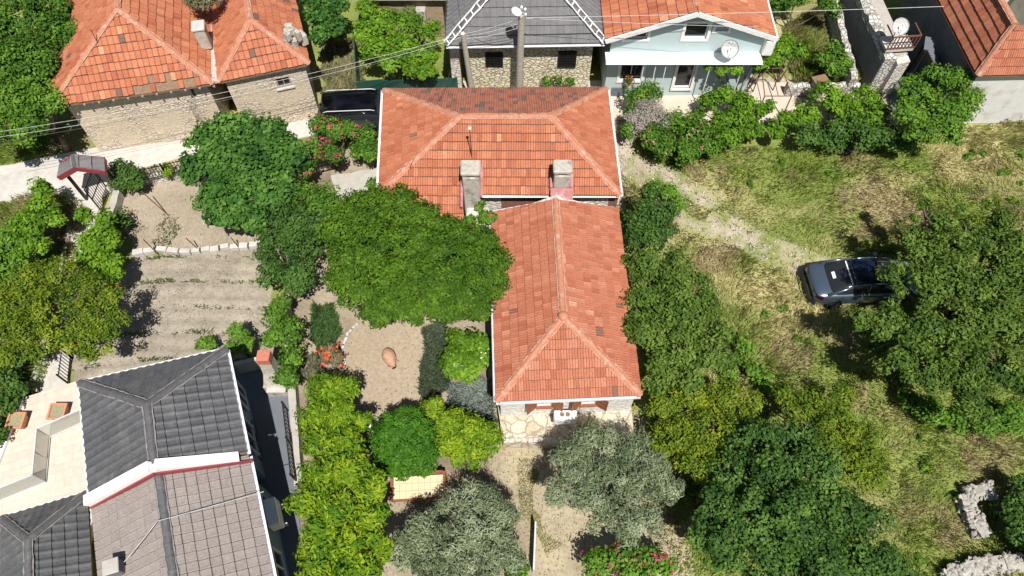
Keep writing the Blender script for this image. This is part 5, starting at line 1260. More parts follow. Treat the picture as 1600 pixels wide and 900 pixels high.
def make_crown(name, lobes, kind, parent, dens=1.0, zmin=.1, tshift=0.0, mats=None):
    mat, LL, WW, cr, npc, cd, sq, dr = KIND[kind]; cs = crown_pts(lobes, kind, dens)
    Cs, Ns, Ts = [], [], []
    for q, crr, out in cs:
        k = int(npc*RNG.uniform(.7, 1.2)*(crr/cr)**1.5)+6
        v_ = RNG.normal(size=(k, 3)); v_ /= np.linalg.norm(v_, axis=1)[:, None]
        v_[:, 2] += .35; rr = crr*RNG.uniform(.45, 1.15, k); pp = q+v_*rr[:, None]*np.array([1, 1, .8])
        o_ = out/(np.linalg.norm(out)+1e-6); nn = v_*.7+o_*.5+np.array([0, 0, .55])+RNG.normal(size=(k, 3))*.45; nn /= np.linalg.norm(nn, axis=1)[:, None]
        Cs.append(pp); Ns.append(nn); Ts.append(np.clip(RNG.normal(.45+tshift, .24)+RNG.normal(0, .2, k), 0, 1))
    C_ = np.concatenate(Cs); N_1 = np.concatenate(Ns); T_ = np.concatenate(Ts); ok = C_[:, 2] > zmin
    return leaves(name, C_[ok], N_1[ok], LL, WW, T_[ok], LEAF[mat], parent, dr), cs
def branches(parent, base, lobes, r0, mat='bark', trunk_h=None, multi=False, twigs=3):
    base = Vector(base); top_c = sum((Vector(c_) for c_, r in lobes), Vector())/len(lobes); th_ = trunk_h or max(.3, top_c.z*.4)
    fork = Vector((base.x*.6+top_c.x*.4, base.y*.6+top_c.y*.4, th_)); bm = bmesh.new()
    tube(bm, [base-Vector((0, 0, .1)), base.lerp(fork, .5)+Vector((.04, .03, 0)), fork], [r0*1.25, r0, r0*.85], 9); tr = build('trunk', bm, M[mat], parent, True)
    bm = bmesh.new(); rnd = random.Random(int(abs(base.x*100)))
    for c_, r in lobes:
        c_ = Vector(c_); m_ = fork.lerp(c_, .5)+Vector((rnd.uniform(-.15, .15), rnd.uniform(-.15, .15), rnd.uniform(0, .2)))
        tube(bm, [fork-Vector((0, 0, .05)), m_, c_], [r0*.55, r0*.4, r0*.2], 7)
        for k in range(twigs):
            a = rnd.random()*6.28; e = c_+Vector((math.cos(a)*r*.6, math.sin(a)*r*.6, rnd.uniform(.0, .45)*r)); tube(bm, [m_.lerp(c_, .6), c_.lerp(e, .5)+Vector((0, 0, .1)), e], [r0*.2, r0*.13, r0*.05], 5)
    build('limb', bm, M[mat], parent, True)
def lobes_px(lp, zc, flat=.12, dome=0):
    out = []; mx_ = sum(t[0] for t in lp)/len(lp); my_ = sum(t[1] for t in lp)/len(lp); dm_ = max(math.hypot(t[0]-mx_, t[1]-my_) for t in lp)+1
    for t in lp:
        px, py, rp = t[:3]; z = t[3] if len(t) > 3 else zc+dome*(.5-math.hypot(px-mx_, py-my_)/dm_); p_ = P(px, py, z); r = rp/scale_at(p_)
        z2 = z+random.uniform(-flat, flat)*r; z2 = max(z2, r*.45); p_ = P(px, py, z2); out.append((tuple(p_), r))
    return out
def plant(name, label, cat, kind, lp, zc, trunk=.14, group=None, dens=1.0, flowers=None, tshift=0.0, mat='bark', base=None, twigs=3, dome=0):
    lo = lobes_px(lp, zc, dome=dome); cx = sum(c_[0]*r for c_, r in lo)/sum(r for _, r in lo); cy = sum(c_[1]*r for c_, r in lo)/sum(r for _, r in lo)
    if base is not None: b_0 = P(base[0], base[1], 0); cx, cy = b_0.x, b_0.y
    e = empty(name, (cx, cy, 0), label, cat, group)
    cr, cs = make_crown('crown' if trunk > .06 else 'foliage', lo, kind, e, dens, tshift=tshift)
    if trunk > .06: branches(e, (cx, cy, 0), lo, trunk, mat, twigs=twigs)
    else:
        bm = bmesh.new()
        for c_, r in lo:
            for k in range(3): a = random.random()*6.28; tube(bm, [(cx+random.uniform(-.1, .1), cy+random.uniform(-.1, .1), -.05), ((cx+c_[0])/2, (cy+c_[1])/2, c_[2]*.5), (c_[0]+math.cos(a)*r*.5, c_[1]+math.sin(a)*r*.5, c_[2]+r*.2)], [.03, .02, .01], 5)
        build('stem', bm, M[mat], e)
    if flowers:
        col, n, sz = flowers; cand = [(q, crr, o_) for q, crr, o_ in cs if o_[2] > -.1*np.linalg.norm(o_)]; C_ = []; Nn = []
        for i in range(n):
            q, crr, o_ = cand[RNG.integers(len(cand))]; od = o_/(np.linalg.norm(o_)+1e-6)+np.array([0, 0, .5])+RNG.normal(size=3)*.5; od /= np.linalg.norm(od); c0 = q+od*crr*1.08
            for k in range(5): C_.append(c0+RNG.normal(size=3)*sz*.5); Nn.append(od+RNG.normal(size=3)*.5)
        Nn = np.array(Nn); Nn /= np.linalg.norm(Nn, axis=1)[:, None]; leaves('blossom', np.array(C_), Nn, sz, sz*.8, RNG.random(len(C_)), FL[col], e)
    return e
# big trees
plant('mulberry_tree', 'dark broad tree in the top left corner behind the old house', 'tree', 'mid', [(25, 40, 55), (75, 25, 45), (105, 55, 38), (15, 100, 45), (60, 90, 40), (-30, 60, 60)], 4.2, .16, tshift=-.25)
plant('mulberry_tree', 'bright green tree along the left wall of the old stone house', 'tree', 'mid', [(60, 130, 42), (20, 160, 42), (75, 165, 32), (40, 195, 36), (-15, 200, 40), (95, 60, 26)], 3.6, .11, tshift=.15)
plant('fig_tree', 'broad fig tree with large leaves between the street fence and the garden bed', 'tree', 'fig', [(322, 225, 34), (370, 205, 40), (420, 212, 38), (450, 240, 36), (305, 265, 28), (350, 255, 42), (405, 265, 46), (335, 305, 34), (380, 320, 40), (430, 300, 36), (345, 340, 24), (400, 345, 26)], 2.6, .18)
plant('shade_tree', 'dark rounded tree between the tilled plot and the big twin crown', 'tree', 'dark', [(455, 350, 38), (430, 385, 34), (475, 385, 36), (425, 430, 28), (465, 430, 34), (490, 345, 28), (440, 345, 30)], 2.4, .14, base=(452, 450), mat='pale_bark', tshift=.1)
plant('shade_tree', 'mid green tree above the dark rounded one beside the garden walk', 'tree', 'mid', [(470, 308, 30), (500, 315, 30), (525, 325, 22)], 2.2, .1)
plant('round_tree', 'left half of the big twin crowned tree in front of the central house', 'tree', 'dense', [(528, 358, 34), (575, 332, 46), (625, 330, 40), (550, 400, 44), (600, 390, 55), (645, 380, 38), (560, 445, 44), (610, 450, 52), (648, 440, 36), (590, 485, 32), (640, 485, 28), (540, 440, 34), (660, 345, 34)], 3.6, .2, tshift=.0, dome=.7)
plant('round_tree', 'right half of the big twin crowned tree touching the annex roof', 'tree', 'dense', [(700, 365, 36), (740, 380, 36), (700, 410, 48), (755, 415, 38), (690, 450, 44), (735, 455, 42), (768, 445, 32), (775, 412, 30), (760, 385, 26), (705, 485, 26), (745, 485, 24), (682, 480, 26)], 3.2, .18, tshift=-.1, dome=.6)
plant('olive_tree', 'silvery olive tree at the bottom left of the thin white wall', 'tree', 'olive', [(705, 805, 38), (745, 780, 34), (775, 805, 34), (660, 832, 34), (720, 840, 50), (640, 860, 36), (680, 870, 44), (770, 850, 42), (740, 890, 44), (800, 870, 24), (690, 910, 50)], 2.3, .17, mat='pale_bark')
plant('olive_tree', 'silvery olive tree below the flagstone terrace of the annex', 'tree', 'olive', [(895, 715, 36), (935, 695, 38), (985, 705, 36), (1020, 735, 36), (900, 760, 38), (950, 750, 46), (1000, 775, 40), (1045, 765, 26), (870, 770, 26), (930, 800, 34), (975, 815, 34), (1015, 815, 26)], 3.0, .17, mat='pale_bark')
plant('walnut_tree', 'sprawling walnut tree at right overhanging the parked sedan', 'tree', 'walnut', [(1415, 365, 26), (1400, 430, 28), (1455, 395, 40), (1510, 370, 40), (1560, 355, 36), (1595, 390, 40), (1440, 450, 44), (1500, 440, 48), (1560, 430, 48), (1610, 450, 48), (1385, 505, 38), (1440, 520, 46), (1500, 510, 48), (1560, 500, 50), (1610, 520, 46), (1345, 500, 20), (1440, 580, 40), (1500, 580, 46), (1560, 575, 46), (1400, 565, 34), (1600, 590, 40), (1520, 630, 34), (1443, 320, 13), (1470, 345, 22), (1650, 480, 60), (1660, 580, 50)], 3.6, .28, dens=.85, twigs=4)
plant('broad_tree', 'large dark bluish tree filling the lower right of the annex', 'tree', 'bluegreen', [(1180, 690, 40), (1235, 680, 40), (1150, 740, 44), (1210, 745, 50), (1275, 735, 46), (1120, 790, 40), (1180, 810, 54), (1245, 810, 54), (1310, 790, 46), (1140, 850, 46), (1200, 880, 54), (1270, 880, 54), (1330, 860, 50), (1380, 880, 40), (1100, 830, 30), (1360, 820, 34), (1330, 915, 50)], 3.4, .26, tshift=.0, dome=1.5)
plant('walnut_tree', 'leafy tree pressed against the middle of the annex roof', 'tree', 'walnut', [(1005, 415, 34), (1050, 420, 36), (1085, 455, 36), (1010, 465, 36), (1055, 480, 44), (1100, 500, 34), (1010, 520, 34), (1060, 545, 44), (1105, 550, 36), (1030, 580, 32), (1080, 590, 28), (1000, 500, 22), (1125, 520, 26), (1110, 475, 24), (1130, 565, 22)], 3.0, .17, tshift=.1)
plant('shade_tree', 'dark tree at the north end of the annex beside the gravel track', 'tree', 'dark', [(1010, 315, 26), (1035, 335, 26), (1000, 350, 28), (1030, 370, 30), (990, 375, 18)], 2.8, .12)
plant('citrus_tree', 'yellow green citrus tree, upper one of the tall pair beside the trellis wall', 'tree', 'lime', [(505, 610, 30), (535, 605, 26), (490, 650, 30), (530, 650, 32), (500, 695, 34), (545, 690, 32), (565, 655, 18)], 2.6, .12, tshift=.05)
plant('citrus_tree', 'yellow green citrus tree, lower one of the tall pair reaching the bottom edge', 'tree', 'lime', [(500, 745, 34), (550, 735, 36), (580, 765, 28), (480, 780, 32), (530, 790, 42), (580, 810, 32), (500, 830, 38), (550, 850, 44), (590, 860, 24), (500, 880, 40), (560, 900, 44)], 2.8, .14, tshift=.1)
plant('citrus_tree', 'small yellow green citrus bush between round shrub and terrace', 'bush', 'lime', [(700, 660, 26), (730, 680, 32), (762, 685, 26), (715, 705, 28), (745, 715, 24), (680, 638, 20), (700, 690, 24)], 1.7, .07, tshift=.1)
plant('citrus_tree', 'low yellow olive bush touching the top of the round shrub', 'bush', 'pom', [(663, 642, 18), (685, 650, 16), (640, 650, 14)], 1.2, .05, tshift=.2)
plant('clipped_shrub', 'tight dark green dome shrub above the cream daybed', 'shrub', 'box', [(633, 695, 50), (620, 680, 38), (648, 710, 38), (640, 670, 36), (625, 720, 30), (658, 690, 30)], 1.5, .08, dens=1.1)
plant('gardenia_shrub', 'round bright shrub with white flowers at the left wall of the annex', 'shrub', 'bright', [(720, 540, 26), (745, 540, 24), (712, 570, 26), (740, 572, 28), (755, 560, 18)], 1.2, .05, flowers=('white', 16, .05), dens=1.3)
plant('pomegranate_tree', 'olive tinted pomegranate tree over the white path at left', 'tree', 'pom', [(50, 440, 34), (95, 430, 32), (130, 455, 34), (30, 480, 36), (80, 480, 40), (140, 500, 38), (50, 520, 34), (100, 525, 34), (155, 535, 30), (15, 520, 26), (185, 500, 22), (140, 555, 18), (170, 470, 28), (0, 460, 30), (-20, 510, 36), (20, 555, 24), (60, 555, 24)], 3.0, .14, flowers=('red', 8, .06), tshift=-.02)
plant('vine', 'bright climbing vine in front of the red edged canopy', 'vine', 'bright', [(72, 295, 20), (60, 325, 26), (45, 355, 26), (80, 345, 20), (50, 385, 24)], 1.9, .07)
plant('vine', 'bright vine hanging over the path right of the canopy post', 'vine', 'bright', [(135, 335, 18), (158, 350, 22), (150, 380, 26), (175, 375, 18), (140, 410, 26), (170, 410, 20), (180, 430, 16)], 1.7, .07, tshift=.1)
plant('laurel_bush', 'small dark bush right behind the iron gate', 'bush', 'dark', [(190, 262, 20), (205, 275, 22), (190, 285, 18), (215, 290, 14)], 1.0, .05, tshift=.25)
plant('laurel_bush', 'dark low bush right of the hanging vine by the bed', 'bush', 'dark', [(190, 345, 18), (178, 360, 14)], .8, .04, tshift=.25)
plant('conifer_shrub', 'tiny yellow green conifer by the street fence', 'shrub', 'lime', [(261, 270, 9), (262, 262, 7)], .7, .03)
plant('pomegranate_tree', 'yellowish pomegranate tree right of the annex corner', 'tree', 'pom', [(1035, 635, 30), (1080, 618, 34), (1130, 622, 34), (1055, 680, 38), (1110, 672, 40), (1160, 655, 32), (1085, 722, 34), (1140, 705, 30), (1175, 625, 22), (1185, 680, 22), (1030, 700, 20)], 2.4, .12, tshift=.12, flowers=('orange', 4, .05))
plant('pomegranate_tree', 'yellowish pomegranate tree behind the big bluish tree', 'tree', 'pom', [(1265, 632, 30), (1300, 655, 34), (1340, 680, 34), (1355, 715, 30), (1290, 695, 30), (1240, 650, 26), (1365, 745, 26), (1225, 620, 20), (1320, 620, 20), (1330, 730, 28)], 2.0, .1, tshift=.05)
plant('broad_tree', 'dark bluish tree at the right edge beside the ruined wall corner', 'tree', 'bluegreen', [(1597, 762, 24), (1592, 800, 28), (1620, 790, 36), (1600, 835, 28), (1625, 850, 40)], 1.2, .12)
plant('locust_tree', 'yellow green tree in front of the ruined house and white wall', 'tree', 'mid', [(1425, 140, 28), (1465, 130, 32), (1500, 128, 26), (1415, 175, 24), (1455, 175, 32), (1500, 170, 28), (1440, 210, 26), (1480, 205, 26), (1520, 150, 18)], 2.6, .12, tshift=.2)
plant('bush', 'bright leafy bush beside the wooden cabinet', 'bush', 'bright', [(1290, 152, 26), (1262, 178, 24), (1312, 168, 28), (1350, 155, 26), (1368, 185, 26), (1330, 185, 24), (1240, 190, 16)], 1.3, .05)
plant('bush', 'dark green thicket below the bright bush at upper right', 'bush', 'dark', [(1300, 210, 30), (1340, 212, 32), (1380, 215, 28), (1262, 212, 22), (1410, 225, 20)], 1.2, .05, tshift=.25)
plant('oleander', 'pink oleander beside the dead grey bush by the track', 'bush', 'mid', [(1050, 198, 28), (1082, 212, 32), (1038, 228, 26), (1075, 240, 24), (1108, 225, 22), (1020, 215, 20), (1090, 185, 20)], 1.3, .05, flowers=('pink', 34, .09), tshift=-.1)
plant('dead_bush', 'bare grey bush in front of the pale blue house', 'bush', 'dry', [(1015, 175, 24), (1000, 195, 22), (1030, 190, 22), (1005, 165, 16), (985, 190, 14)], 1.4, .05)
plant('bush', 'dark leafy bush at the left of the bare grey bush', 'bush', 'mid', [(995, 150, 22), (1020, 145, 20), (985, 180, 16), (980, 205, 14)], 1.3, .05, tshift=-.15)
plant('grape_vine', 'grape vine trailing along the porch edge of the blue house', 'vine', 'bright', [(1108, 102, 10), (1130, 108, 11), (1152, 108, 12), (1172, 96, 12), (1190, 104, 13), (1210, 95, 12), (1222, 75, 14)], 2.6, .04)
plant('grape_vine', 'bright leafy bushes right of the oleander under the vine frame', 'bush', 'bright', [(1130, 155, 22), (1160, 165, 24), (1150, 190, 26), (1120, 190, 24), (1180, 200, 22), (1195, 170, 18), (1105, 160, 18), (1210, 205, 18), (1140, 215, 18), (1225, 185, 14)], 1.2, .04, tshift=-.15)
plant('young_tree', 'young tree beside the right corner of the blue house', 'tree', 'bright', [(1235, 68, 18), (1250, 80, 16), (1225, 80, 12)], 2.2, .06, tshift=-.1)
plant('bush', 'green bush in the walled yard next to the ruin', 'bush', 'mid', [(1300, 80, 20), (1320, 100, 18), (1305, 105, 18), (1285, 95, 14)], 1.2, .05, tshift=.1)
plant('bush', 'small dark tree at the top edge above the walled yard', 'bush', 'mid', [(1295, 15, 20), (1225, 5, 22), (1240, -10, 25)], 1.8, .05, tshift=-.1)
plant('climbing_rose', 'magenta flowering bougainvillea beside the garden walk', 'bush', 'mid', [(500, 200, 22), (525, 205, 24), (545, 200, 18), (490, 235, 22), (520, 240, 20), (480, 262, 18)], 1.8, .06, flowers=('magenta', 60, .10), tshift=-.15)
plant('laurel_bush', 'round dark bush at the left edge of the central roof', 'bush', 'mid', [(575, 215, 20), (582, 235, 20), (565, 235, 18)], 1.5, .05)
plant('bush', 'small light bush at the foot of the central house', 'bush', 'mid', [(585, 290, 12), (592, 310, 12)], 1.0, .03, tshift=.2)
plant('vine', 'thick bright vine canopy behind the green fence', 'vine', 'bright', [(570, 50, 24), (600, 35, 26), (640, 40, 26), (672, 50, 20), (590, 75, 24), (630, 75, 28), (668, 85, 22), (645, 105, 22), (610, 100, 18), (665, 112, 16), (575, 15, 20)], 2.6, .09)
plant('fig_tree', 'dark fig tree beside the narrow old house at the top', 'tree', 'fig', [(505, 30, 26), (525, 45, 24), (500, 55, 18), (520, 10, 24), (490, 5, 20)], 2.6, .1, tshift=-.3)
plant('bush', 'grey green bush growing between the two old roofs', 'bush', 'greyolive', [(300, 0, 18), (320, 5, 20), (338, -5, 18)], 5.5, .08, base=(330, 60))
plant('rose_bush', 'small rose bush with red blossoms under the left window of the stone wall', 'bush', 'mid', [(855, 128, 9), (873, 124, 10), (890, 128, 8)], 1.2, .03, flowers=('pink', 8, .08))
plant('rose_bush', 'climbing rose at the foot of the left chimney', 'bush', 'mid', [(752, 322, 12), (763, 340, 14), (735, 345, 12)], 3.0, .05, flowers=('magenta', 4, .09), base=(760, 400))
plant('oleander', 'pink oleander at the bottom edge under the olive tree', 'bush', 'mid', [(935, 880, 26), (970, 868, 28), (1005, 872, 26), (1035, 885, 22), (985, 900, 30)], 1.4, .05, flowers=('magenta', 60, .08), tshift=.1)
plant('bush', 'small bush at the bottom end of the thin white wall', 'bush', 'mid', [(812, 888, 14), (805, 900, 16)], .8, .03)
plant('hedge', 'green hedge climbing the retaining wall behind the fireplace', 'hedge', 'mid', [(430, 495, 20), (450, 520, 26), (425, 525, 18), (455, 555, 24), (448, 590, 22), (440, 475, 16)], 1.5, .06, tshift=.1)
plant('bush', 'light green bush at the upper right corner of the villa roof', 'bush', 'mid', [(375, 520, 20), (385, 540, 16), (362, 545, 16)], 1.3, .05, tshift=.3)
plant('bush', 'low light green bush above the villa gutter', 'bush', 'mid', [(318, 540, 14), (332, 535, 14)], .7, .03, tshift=.3)
plant('rose_bush', 'orange flowering bush at the left of the sandy yard', 'bush', 'greyolive', [(515, 545, 14), (525, 560, 15), (505, 560, 12)], .8, .03, flowers=('orange', 34, .09))
plant('rose_bush', 'dark rose bush left of the orange flowers', 'bush', 'greyolive', [(490, 560, 14), (488, 582, 16), (505, 590, 12)], .8, .03, flowers=('pink', 3, .08), tshift=-.2)
plant('rose_bush', 'dark bush with two white blooms right of the citrus pair', 'bush', 'dark', [(572, 668, 12), (578, 690, 12), (590, 700, 14)], .9, .03, flowers=('white', 4, .09), tshift=.2)
plant('bush', 'dark shrubs left of the terrace planter', 'bush', 'dark', [(15, 590, 26), (25, 560, 20), (5, 630, 26), (30, 610, 14), (-15, 680, 30)], 1.0, .05, tshift=.15)
plant('bush', 'bright weeds at the left edge below the canopy', 'bush', 'mid', [(12, 380, 28), (35, 410, 26), (0, 440, 34), (-20, 400, 34), (20, 450, 24)], 1.2, .03, tshift=.3)
plant('bush', 'bramble thicket under the walnut tree', 'bush', 'mid', [(1450, 640, 26), (1490, 655, 26), (1540, 660, 28), (1580, 650, 28), (1420, 625, 18)], .8, .03, tshift=.05)
plant('bush', 'tall green weeds between the two pomegranate trees', 'bush', 'mid', [(1160, 545, 22), (1175, 580, 20), (1140, 580, 18), (1195, 600, 18)], .5, .03, tshift=.25, dens=.8)
plant('bush', 'bright weeds at the north end of the gravel track', 'bush', 'mid', [(1045, 300, 15), (1060, 320, 14), (1025, 295, 14)], .8, .03, tshift=.35)
# soft grasses: strips of fine blades
def grass(name, label_, poly, n, h, cols, lean=.5, wd=.02, seed=1, mask=None, kind='stuff', z0=0.0, clump=None):
    xs = [p_[0] for p_ in poly]; ys = [p_[1] for p_ in poly]; rg = np.random.default_rng(seed)
    X = rg.uniform(min(xs), max(xs), n*3); Y = rg.uniform(min(ys), max(ys), n*3)
    jx = (vnoise(X, Y, .5, 3)-.5)*.5; ok = inpoly(X+jx, Y+jx, poly)
    if mask is not None: ok &= mask(X, Y, rg)
    X, Y = X[ok][:n], Y[ok][:n]; n = len(X)
    hh = h*rg.uniform(.5, 1.3, n)*(.5+fbm(X, Y, 1.1, 5)); ang = fbm(X, Y, 2.5, 8)*10+rg.normal(0, .7, n); ln = lean*hh*rg.uniform(.3, 1.5, n)
    dx, dy = np.cos(ang)*ln, np.sin(ang)*ln; a2 = rg.uniform(0, 6.28, n); sx, sy = np.cos(a2)*wd, np.sin(a2)*wd; Z = np.full(n, z0-.03)
    V = np.stack([np.stack([X-sx, Y-sy, Z], 1), np.stack([X+sx, Y+sy, Z], 1), np.stack([X+dx*.4+sx*.7, Y+dy*.4+sy*.7, Z+hh*.6], 1), np.stack([X+dx, Y+dy, Z+hh], 1)], 1).reshape(-1, 3)
    base = cols(X, Y, rg); T = np.repeat(base, 4, 0)
    o = np_mesh(name, V, np.arange(4*n).reshape(n, 4), GRASS, None, T); tag(o, label_, None, None, kind); return o
m, N, L, b = new_mat('grass_blade'); L.new(attr(N, 'tint').outputs['Color'], b.inputs['Base Color']); b.inputs['Roughness'].default_value = .6; t = N.new('ShaderNodeBsdfTranslucent'); L.new(attr(N, 'tint').outputs['Color'], t.inputs[0]); mx = N.new('ShaderNodeMixShader'); mx.inputs[0].default_value = .3; L.new(b.outputs[0], mx.inputs[1]); L.new(t.outputs[0], mx.inputs[2]); L.new(mx.outputs[0], N['Material Output'].inputs[0]); GRASS = m
def fieldcol(X, Y, rg):
    n1 = fbm(X, Y, 4, 21); n = len(X); g = np.array((.16, .27, .035)); g2 = np.array((.31, .37, .07)); s = np.array((.47, .42, .18)); br = np.array((.34, .25, .15))
    t = np.clip((n1-.53)*6+rg.normal(0, .35, n), 0, 1)[:, None]; k = rg.random(n)[:, None]
    C_ = (g*k+g2*(1-k))*(1-t)+s*t; b_3 = (np.clip((fbm(X, Y, 2.2, 61)-.58)*8, 0, 1)*(rg.random(n) < .65))[:, None]
    return C_*(1-b_3)+br*b_3
def fieldmask(X, Y, rg):
    m_ = np.ones(X.shape, bool)
    for tr, wd in zip(T_TRACK, (.55, .4, .75)): m_ &= ~((segdist(X, Y, tr) < wd) & (rg.random(len(X)) < .9))
    m_ &= rg.random(len(X)) < .35+fbm(X, Y, .8, 77)*1.0
    return m_ & ~((np.abs(X-P(1348, 437, .7).x) < 2.2) & (np.abs(Y-P(1348, 437, .7).y) < .85))
grass('field_grass', 'mixed dry and green grass on the open plot', Z_FIELD, 120000, .19, fieldcol, .9, .016, 2, fieldmask)
grass('tall_grass', 'taller grass tufts standing on the open plot', Z_FIELD, 26000, .42, fieldcol, .45, .013, 22, lambda X, Y, rg: fieldmask(X, Y, rg) & (fbm(X, Y, .55, 123, 2) > .60) & (fbm(X, Y, 3.0, 66) > .44) & (np.minimum.reduce([segdist(X, Y, t_) for t_ in T_TRACK]) > .9))
grass('verge_grass', 'rough grass between the street and the big tree at left', W([(-80, 170), (90, 180), (95, 238), (0, 256), (-80, 260)]), 9000, .2, fieldcol, .8, .016, 23)
grass('yard_grass', 'grass in the walled yard beside the blue house', W([(1225, 40), (1300, 0), (1340, 128), (1240, 132)]), 16000, .35, fieldcol, .5, .018, 4)
grass('lane_grass', 'dry grass on the lane between the old house and the green fence', W([(500, 70), (560, 60), (570, 165), (505, 178)]), 9000, .22, lambda X, Y, rg: np.array((.42, .36, .20))*rg.uniform(.6, 1.1, (len(X), 1))+np.array((-.1, .0, -.05))*(rg.random((len(X), 1)) < .3), .7, .016, 5)
grass('side_grass', 'grass at the left edge', Z_LEFTG, 16000, .3, fieldcol, .6, .018, 6)
grass('lavender_bed', 'dark lavender strip at right of the sandy yard', W([(668, 508), (700, 500), (706, 540), (700, 612), (655, 632), (656, 585)]), 11000, .38, lambda X, Y, rg: np.array((.25, .33, .19))*rg.uniform(.5, 1.3, (len(X), 1)), .35, .013, 7)
grass('silver_lavender_bed', 'silvery blue lavender in front of the annex wall', W([(700, 600), (775, 590), (778, 665), (745, 665), (690, 640)]), 11000, .3, lambda X, Y, rg: np.array((.50, .57, .50))*rg.uniform(.5, 1.2, (len(X), 1)), .5, .013, 8)
grass('iris_bed', 'fine blue green grass left of the sandy yard', W([(492, 475), (525, 472), (530, 530), (505, 555), (492, 520)]), 7000, .35, lambda X, Y, rg: np.array((.16, .29, .09))*rg.uniform(.5, 1.3, (len(X), 1)), .5, .014, 9)
grass('dry_lawn', 'thin dry grass below the terrace', W([(808, 715), (835, 715), (832, 800), (850, 830), (880, 850), (850, 870), (815, 800)]), 2600, .08, lambda X, Y, rg: np.array((.42, .42, .16))*rg.uniform(.6, 1.1, (len(X), 1)), .8, .014, 10)
rowm = lambda X, Y, rg: (np.abs(((Y-.10*X+.30*np.sin(X*.5))/.62+.2) % 2-1) < .16) & (fbm(X, Y, .7, 91) > .47)
grass('seedlings', 'sparse rows of seedlings in the tilled plot', Z_TILLED, 9000, .13, lambda X, Y, rg: np.array((.14, .20, .05))*rg.uniform(.6, 1.2, (len(X), 1)), .8, .02, 11, rowm)
grass('bed_weeds', 'small weeds in the upper garden bed', Z_BED, 5000, .12, lambda X, Y, rg: np.array((.15, .21, .07))*rg.uniform(.6, 1.2, (len(X), 1)), .8, .02, 12, lambda X, Y, rg: fbm(X, Y, 1.0, 95) > .62)
# leaf litter, stones and weeds
def scatter(name, lab, poly, n, size, mat, tint=.5, seed=3, z=.012, mask=None):
    rg = np.random.default_rng(seed); xs = [p_[0] for p_ in poly]; ys = [p_[1] for p_ in poly]; X = rg.uniform(min(xs), max(xs), n*3); Y = rg.uniform(min(ys), max(ys), n*3); ok = inpoly(X, Y, poly)
    ok &= rg.random(len(X)) < fbm(X, Y, 1.5, seed)*1.3
    if mask is not None: ok &= mask(X, Y, rg)
    X, Y = X[ok][:n], Y[ok][:n]; n = len(X); nn = rg.normal(size=(n, 3))*.25+np.array([0, 0, 1]); nn /= np.linalg.norm(nn, axis=1)[:, None]
    o = leaves(name, np.stack([X, Y, np.full(n, z)+rg.uniform(0, .02, n)], 1), nn, size, size*.6, np.clip(rg.normal(tint, .3, n), 0, 1), mat, None); tag(o, lab, kind='stuff')
LITTER = leaf_mat('leaf_litter', [(.10, .06, .03), (.22, .14, .07), (.36, .27, .13)], trans=.05)
scatter('leaf_litter', 'dead leaves on the sandy yard and garden soil', Z_GARDEN, 2600, .06, LITTER, .4, 31)
scatter('leaf_litter', 'dead leaves on the tilled plot', Z_TILLED, 1500, .05, LITTER, .4, 32)
scatter('leaf_litter', 'dead leaves and chips below the terrace', Z_SOUTH, 2500, .055, LITTER, .6, 33)
STONE = leaf_mat('small_stone', [(.34, .31, .27), (.50, .47, .42), (.64, .61, .56)], trans=0)
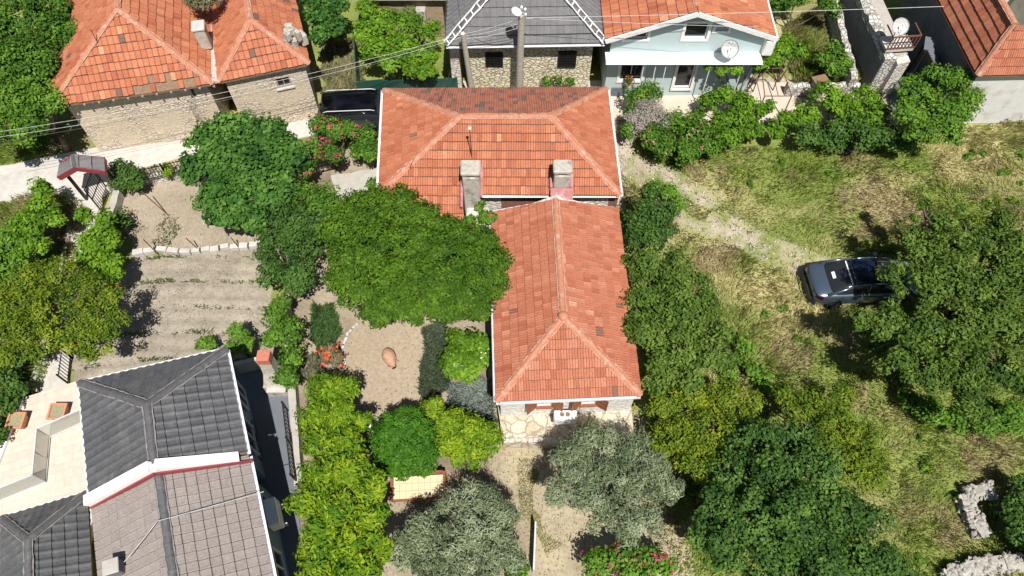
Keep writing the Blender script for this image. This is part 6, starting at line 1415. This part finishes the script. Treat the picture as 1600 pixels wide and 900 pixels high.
def pebbles(name, lab, poly, n, smin, smax, seed, mask=None):
    rg = np.random.default_rng(seed); xs = [p_[0] for p_ in poly]; ys = [p_[1] for p_ in poly]; X = rg.uniform(min(xs), max(xs), n*12); Y = rg.uniform(min(ys), max(ys), n*12); ok = inpoly(X, Y, poly)
    if mask is not None: ok &= mask(X, Y, rg)
    X, Y = X[ok][:n], Y[ok][:n]; n = len(X); s_ = rg.uniform(smin, smax, n)**1.0; O = np.array([[1, 0, 0], [0, 1, 0], [-1, 0, 0], [0, -1, 0], [0, 0, .7], [0, 0, -.5]]); V = np.stack([X, Y, np.full(n, .01)], 1)[:, None]+O[None]*s_[:, None, None]*rg.uniform(.6, 1.3, (n, 6, 1))
    Fc = np.array([[0, 1, 4], [1, 2, 4], [2, 3, 4], [3, 0, 4], [1, 0, 5], [2, 1, 5], [3, 2, 5], [0, 3, 5]]); Q_ = (Fc[None]+(np.arange(n)*6)[:, None, None]).reshape(-1, 3)
    o = np_mesh(name, V.reshape(-1, 3), Q_, STONE, None, np.repeat(rg.random(n), 6)); tag(o, lab, kind='stuff')
pebbles('gravel', 'pale stones strewn along the dirt track', Z_FIELD, 900, .02, .07, 41, lambda X, Y, rg: np.minimum.reduce([segdist(X, Y, t_) for t_ in T_TRACK]) < .8)
pebbles('gravel', 'small stones on the tilled plot', Z_TILLED, 500, .012, .035, 42)
pebbles('gravel', 'small stones in the upper garden bed', Z_BED, 350, .012, .05, 43)
rg = np.random.default_rng(55); lob = []
zx = [q[0] for q in Z_FIELD]; zy = [q[1] for q in Z_FIELD]
while len(lob) < 260:
    x, y = rg.uniform(5, 27), rg.uniform(3, 25)
    if not inpoly(np.array([x]), np.array([y]), Z_FIELD)[0] or min(segdist(np.array([x]), np.array([y]), t_)[0] for t_ in T_TRACK) < .7: continue
    if fbm(np.array([x]), np.array([y]), 3.0, 66)[0] < .5 or (abs(x-14.7) < 2.6 and abs(y-16.2) < 1.3): continue
    
    for k in range(rg.integers(1, 5)): r = rg.uniform(.07, .24); lob.append(((x+rg.normal(0, .3), y+rg.normal(0, .25), r*.2), r))
for nm, kd, part in (('field_weeds', 'pom', lob[::2]), ('field_weeds', 'mid', lob[1::2])):
    o, _ = make_crown(nm, part, kd, None, .5, zmin=.0, tshift=.0); tag(o, 'low leafy weeds scattered over the open plot', kind='stuff')
# dark dark red foliage in the flower pot
lo = [((fp_.x, wy-.27, 1.55), .2)]; make_crown('flower', lo, 'dark', fe_, zmin=.5)
leaves('blossom', np.array([[fp_.x, wy-.3, 1.5]])+RNG.normal(size=(60, 3))*.11, np.tile([0, -.5, .8], (60, 1)), .07, .06, RNG.random(60), FL['red'], fe_)
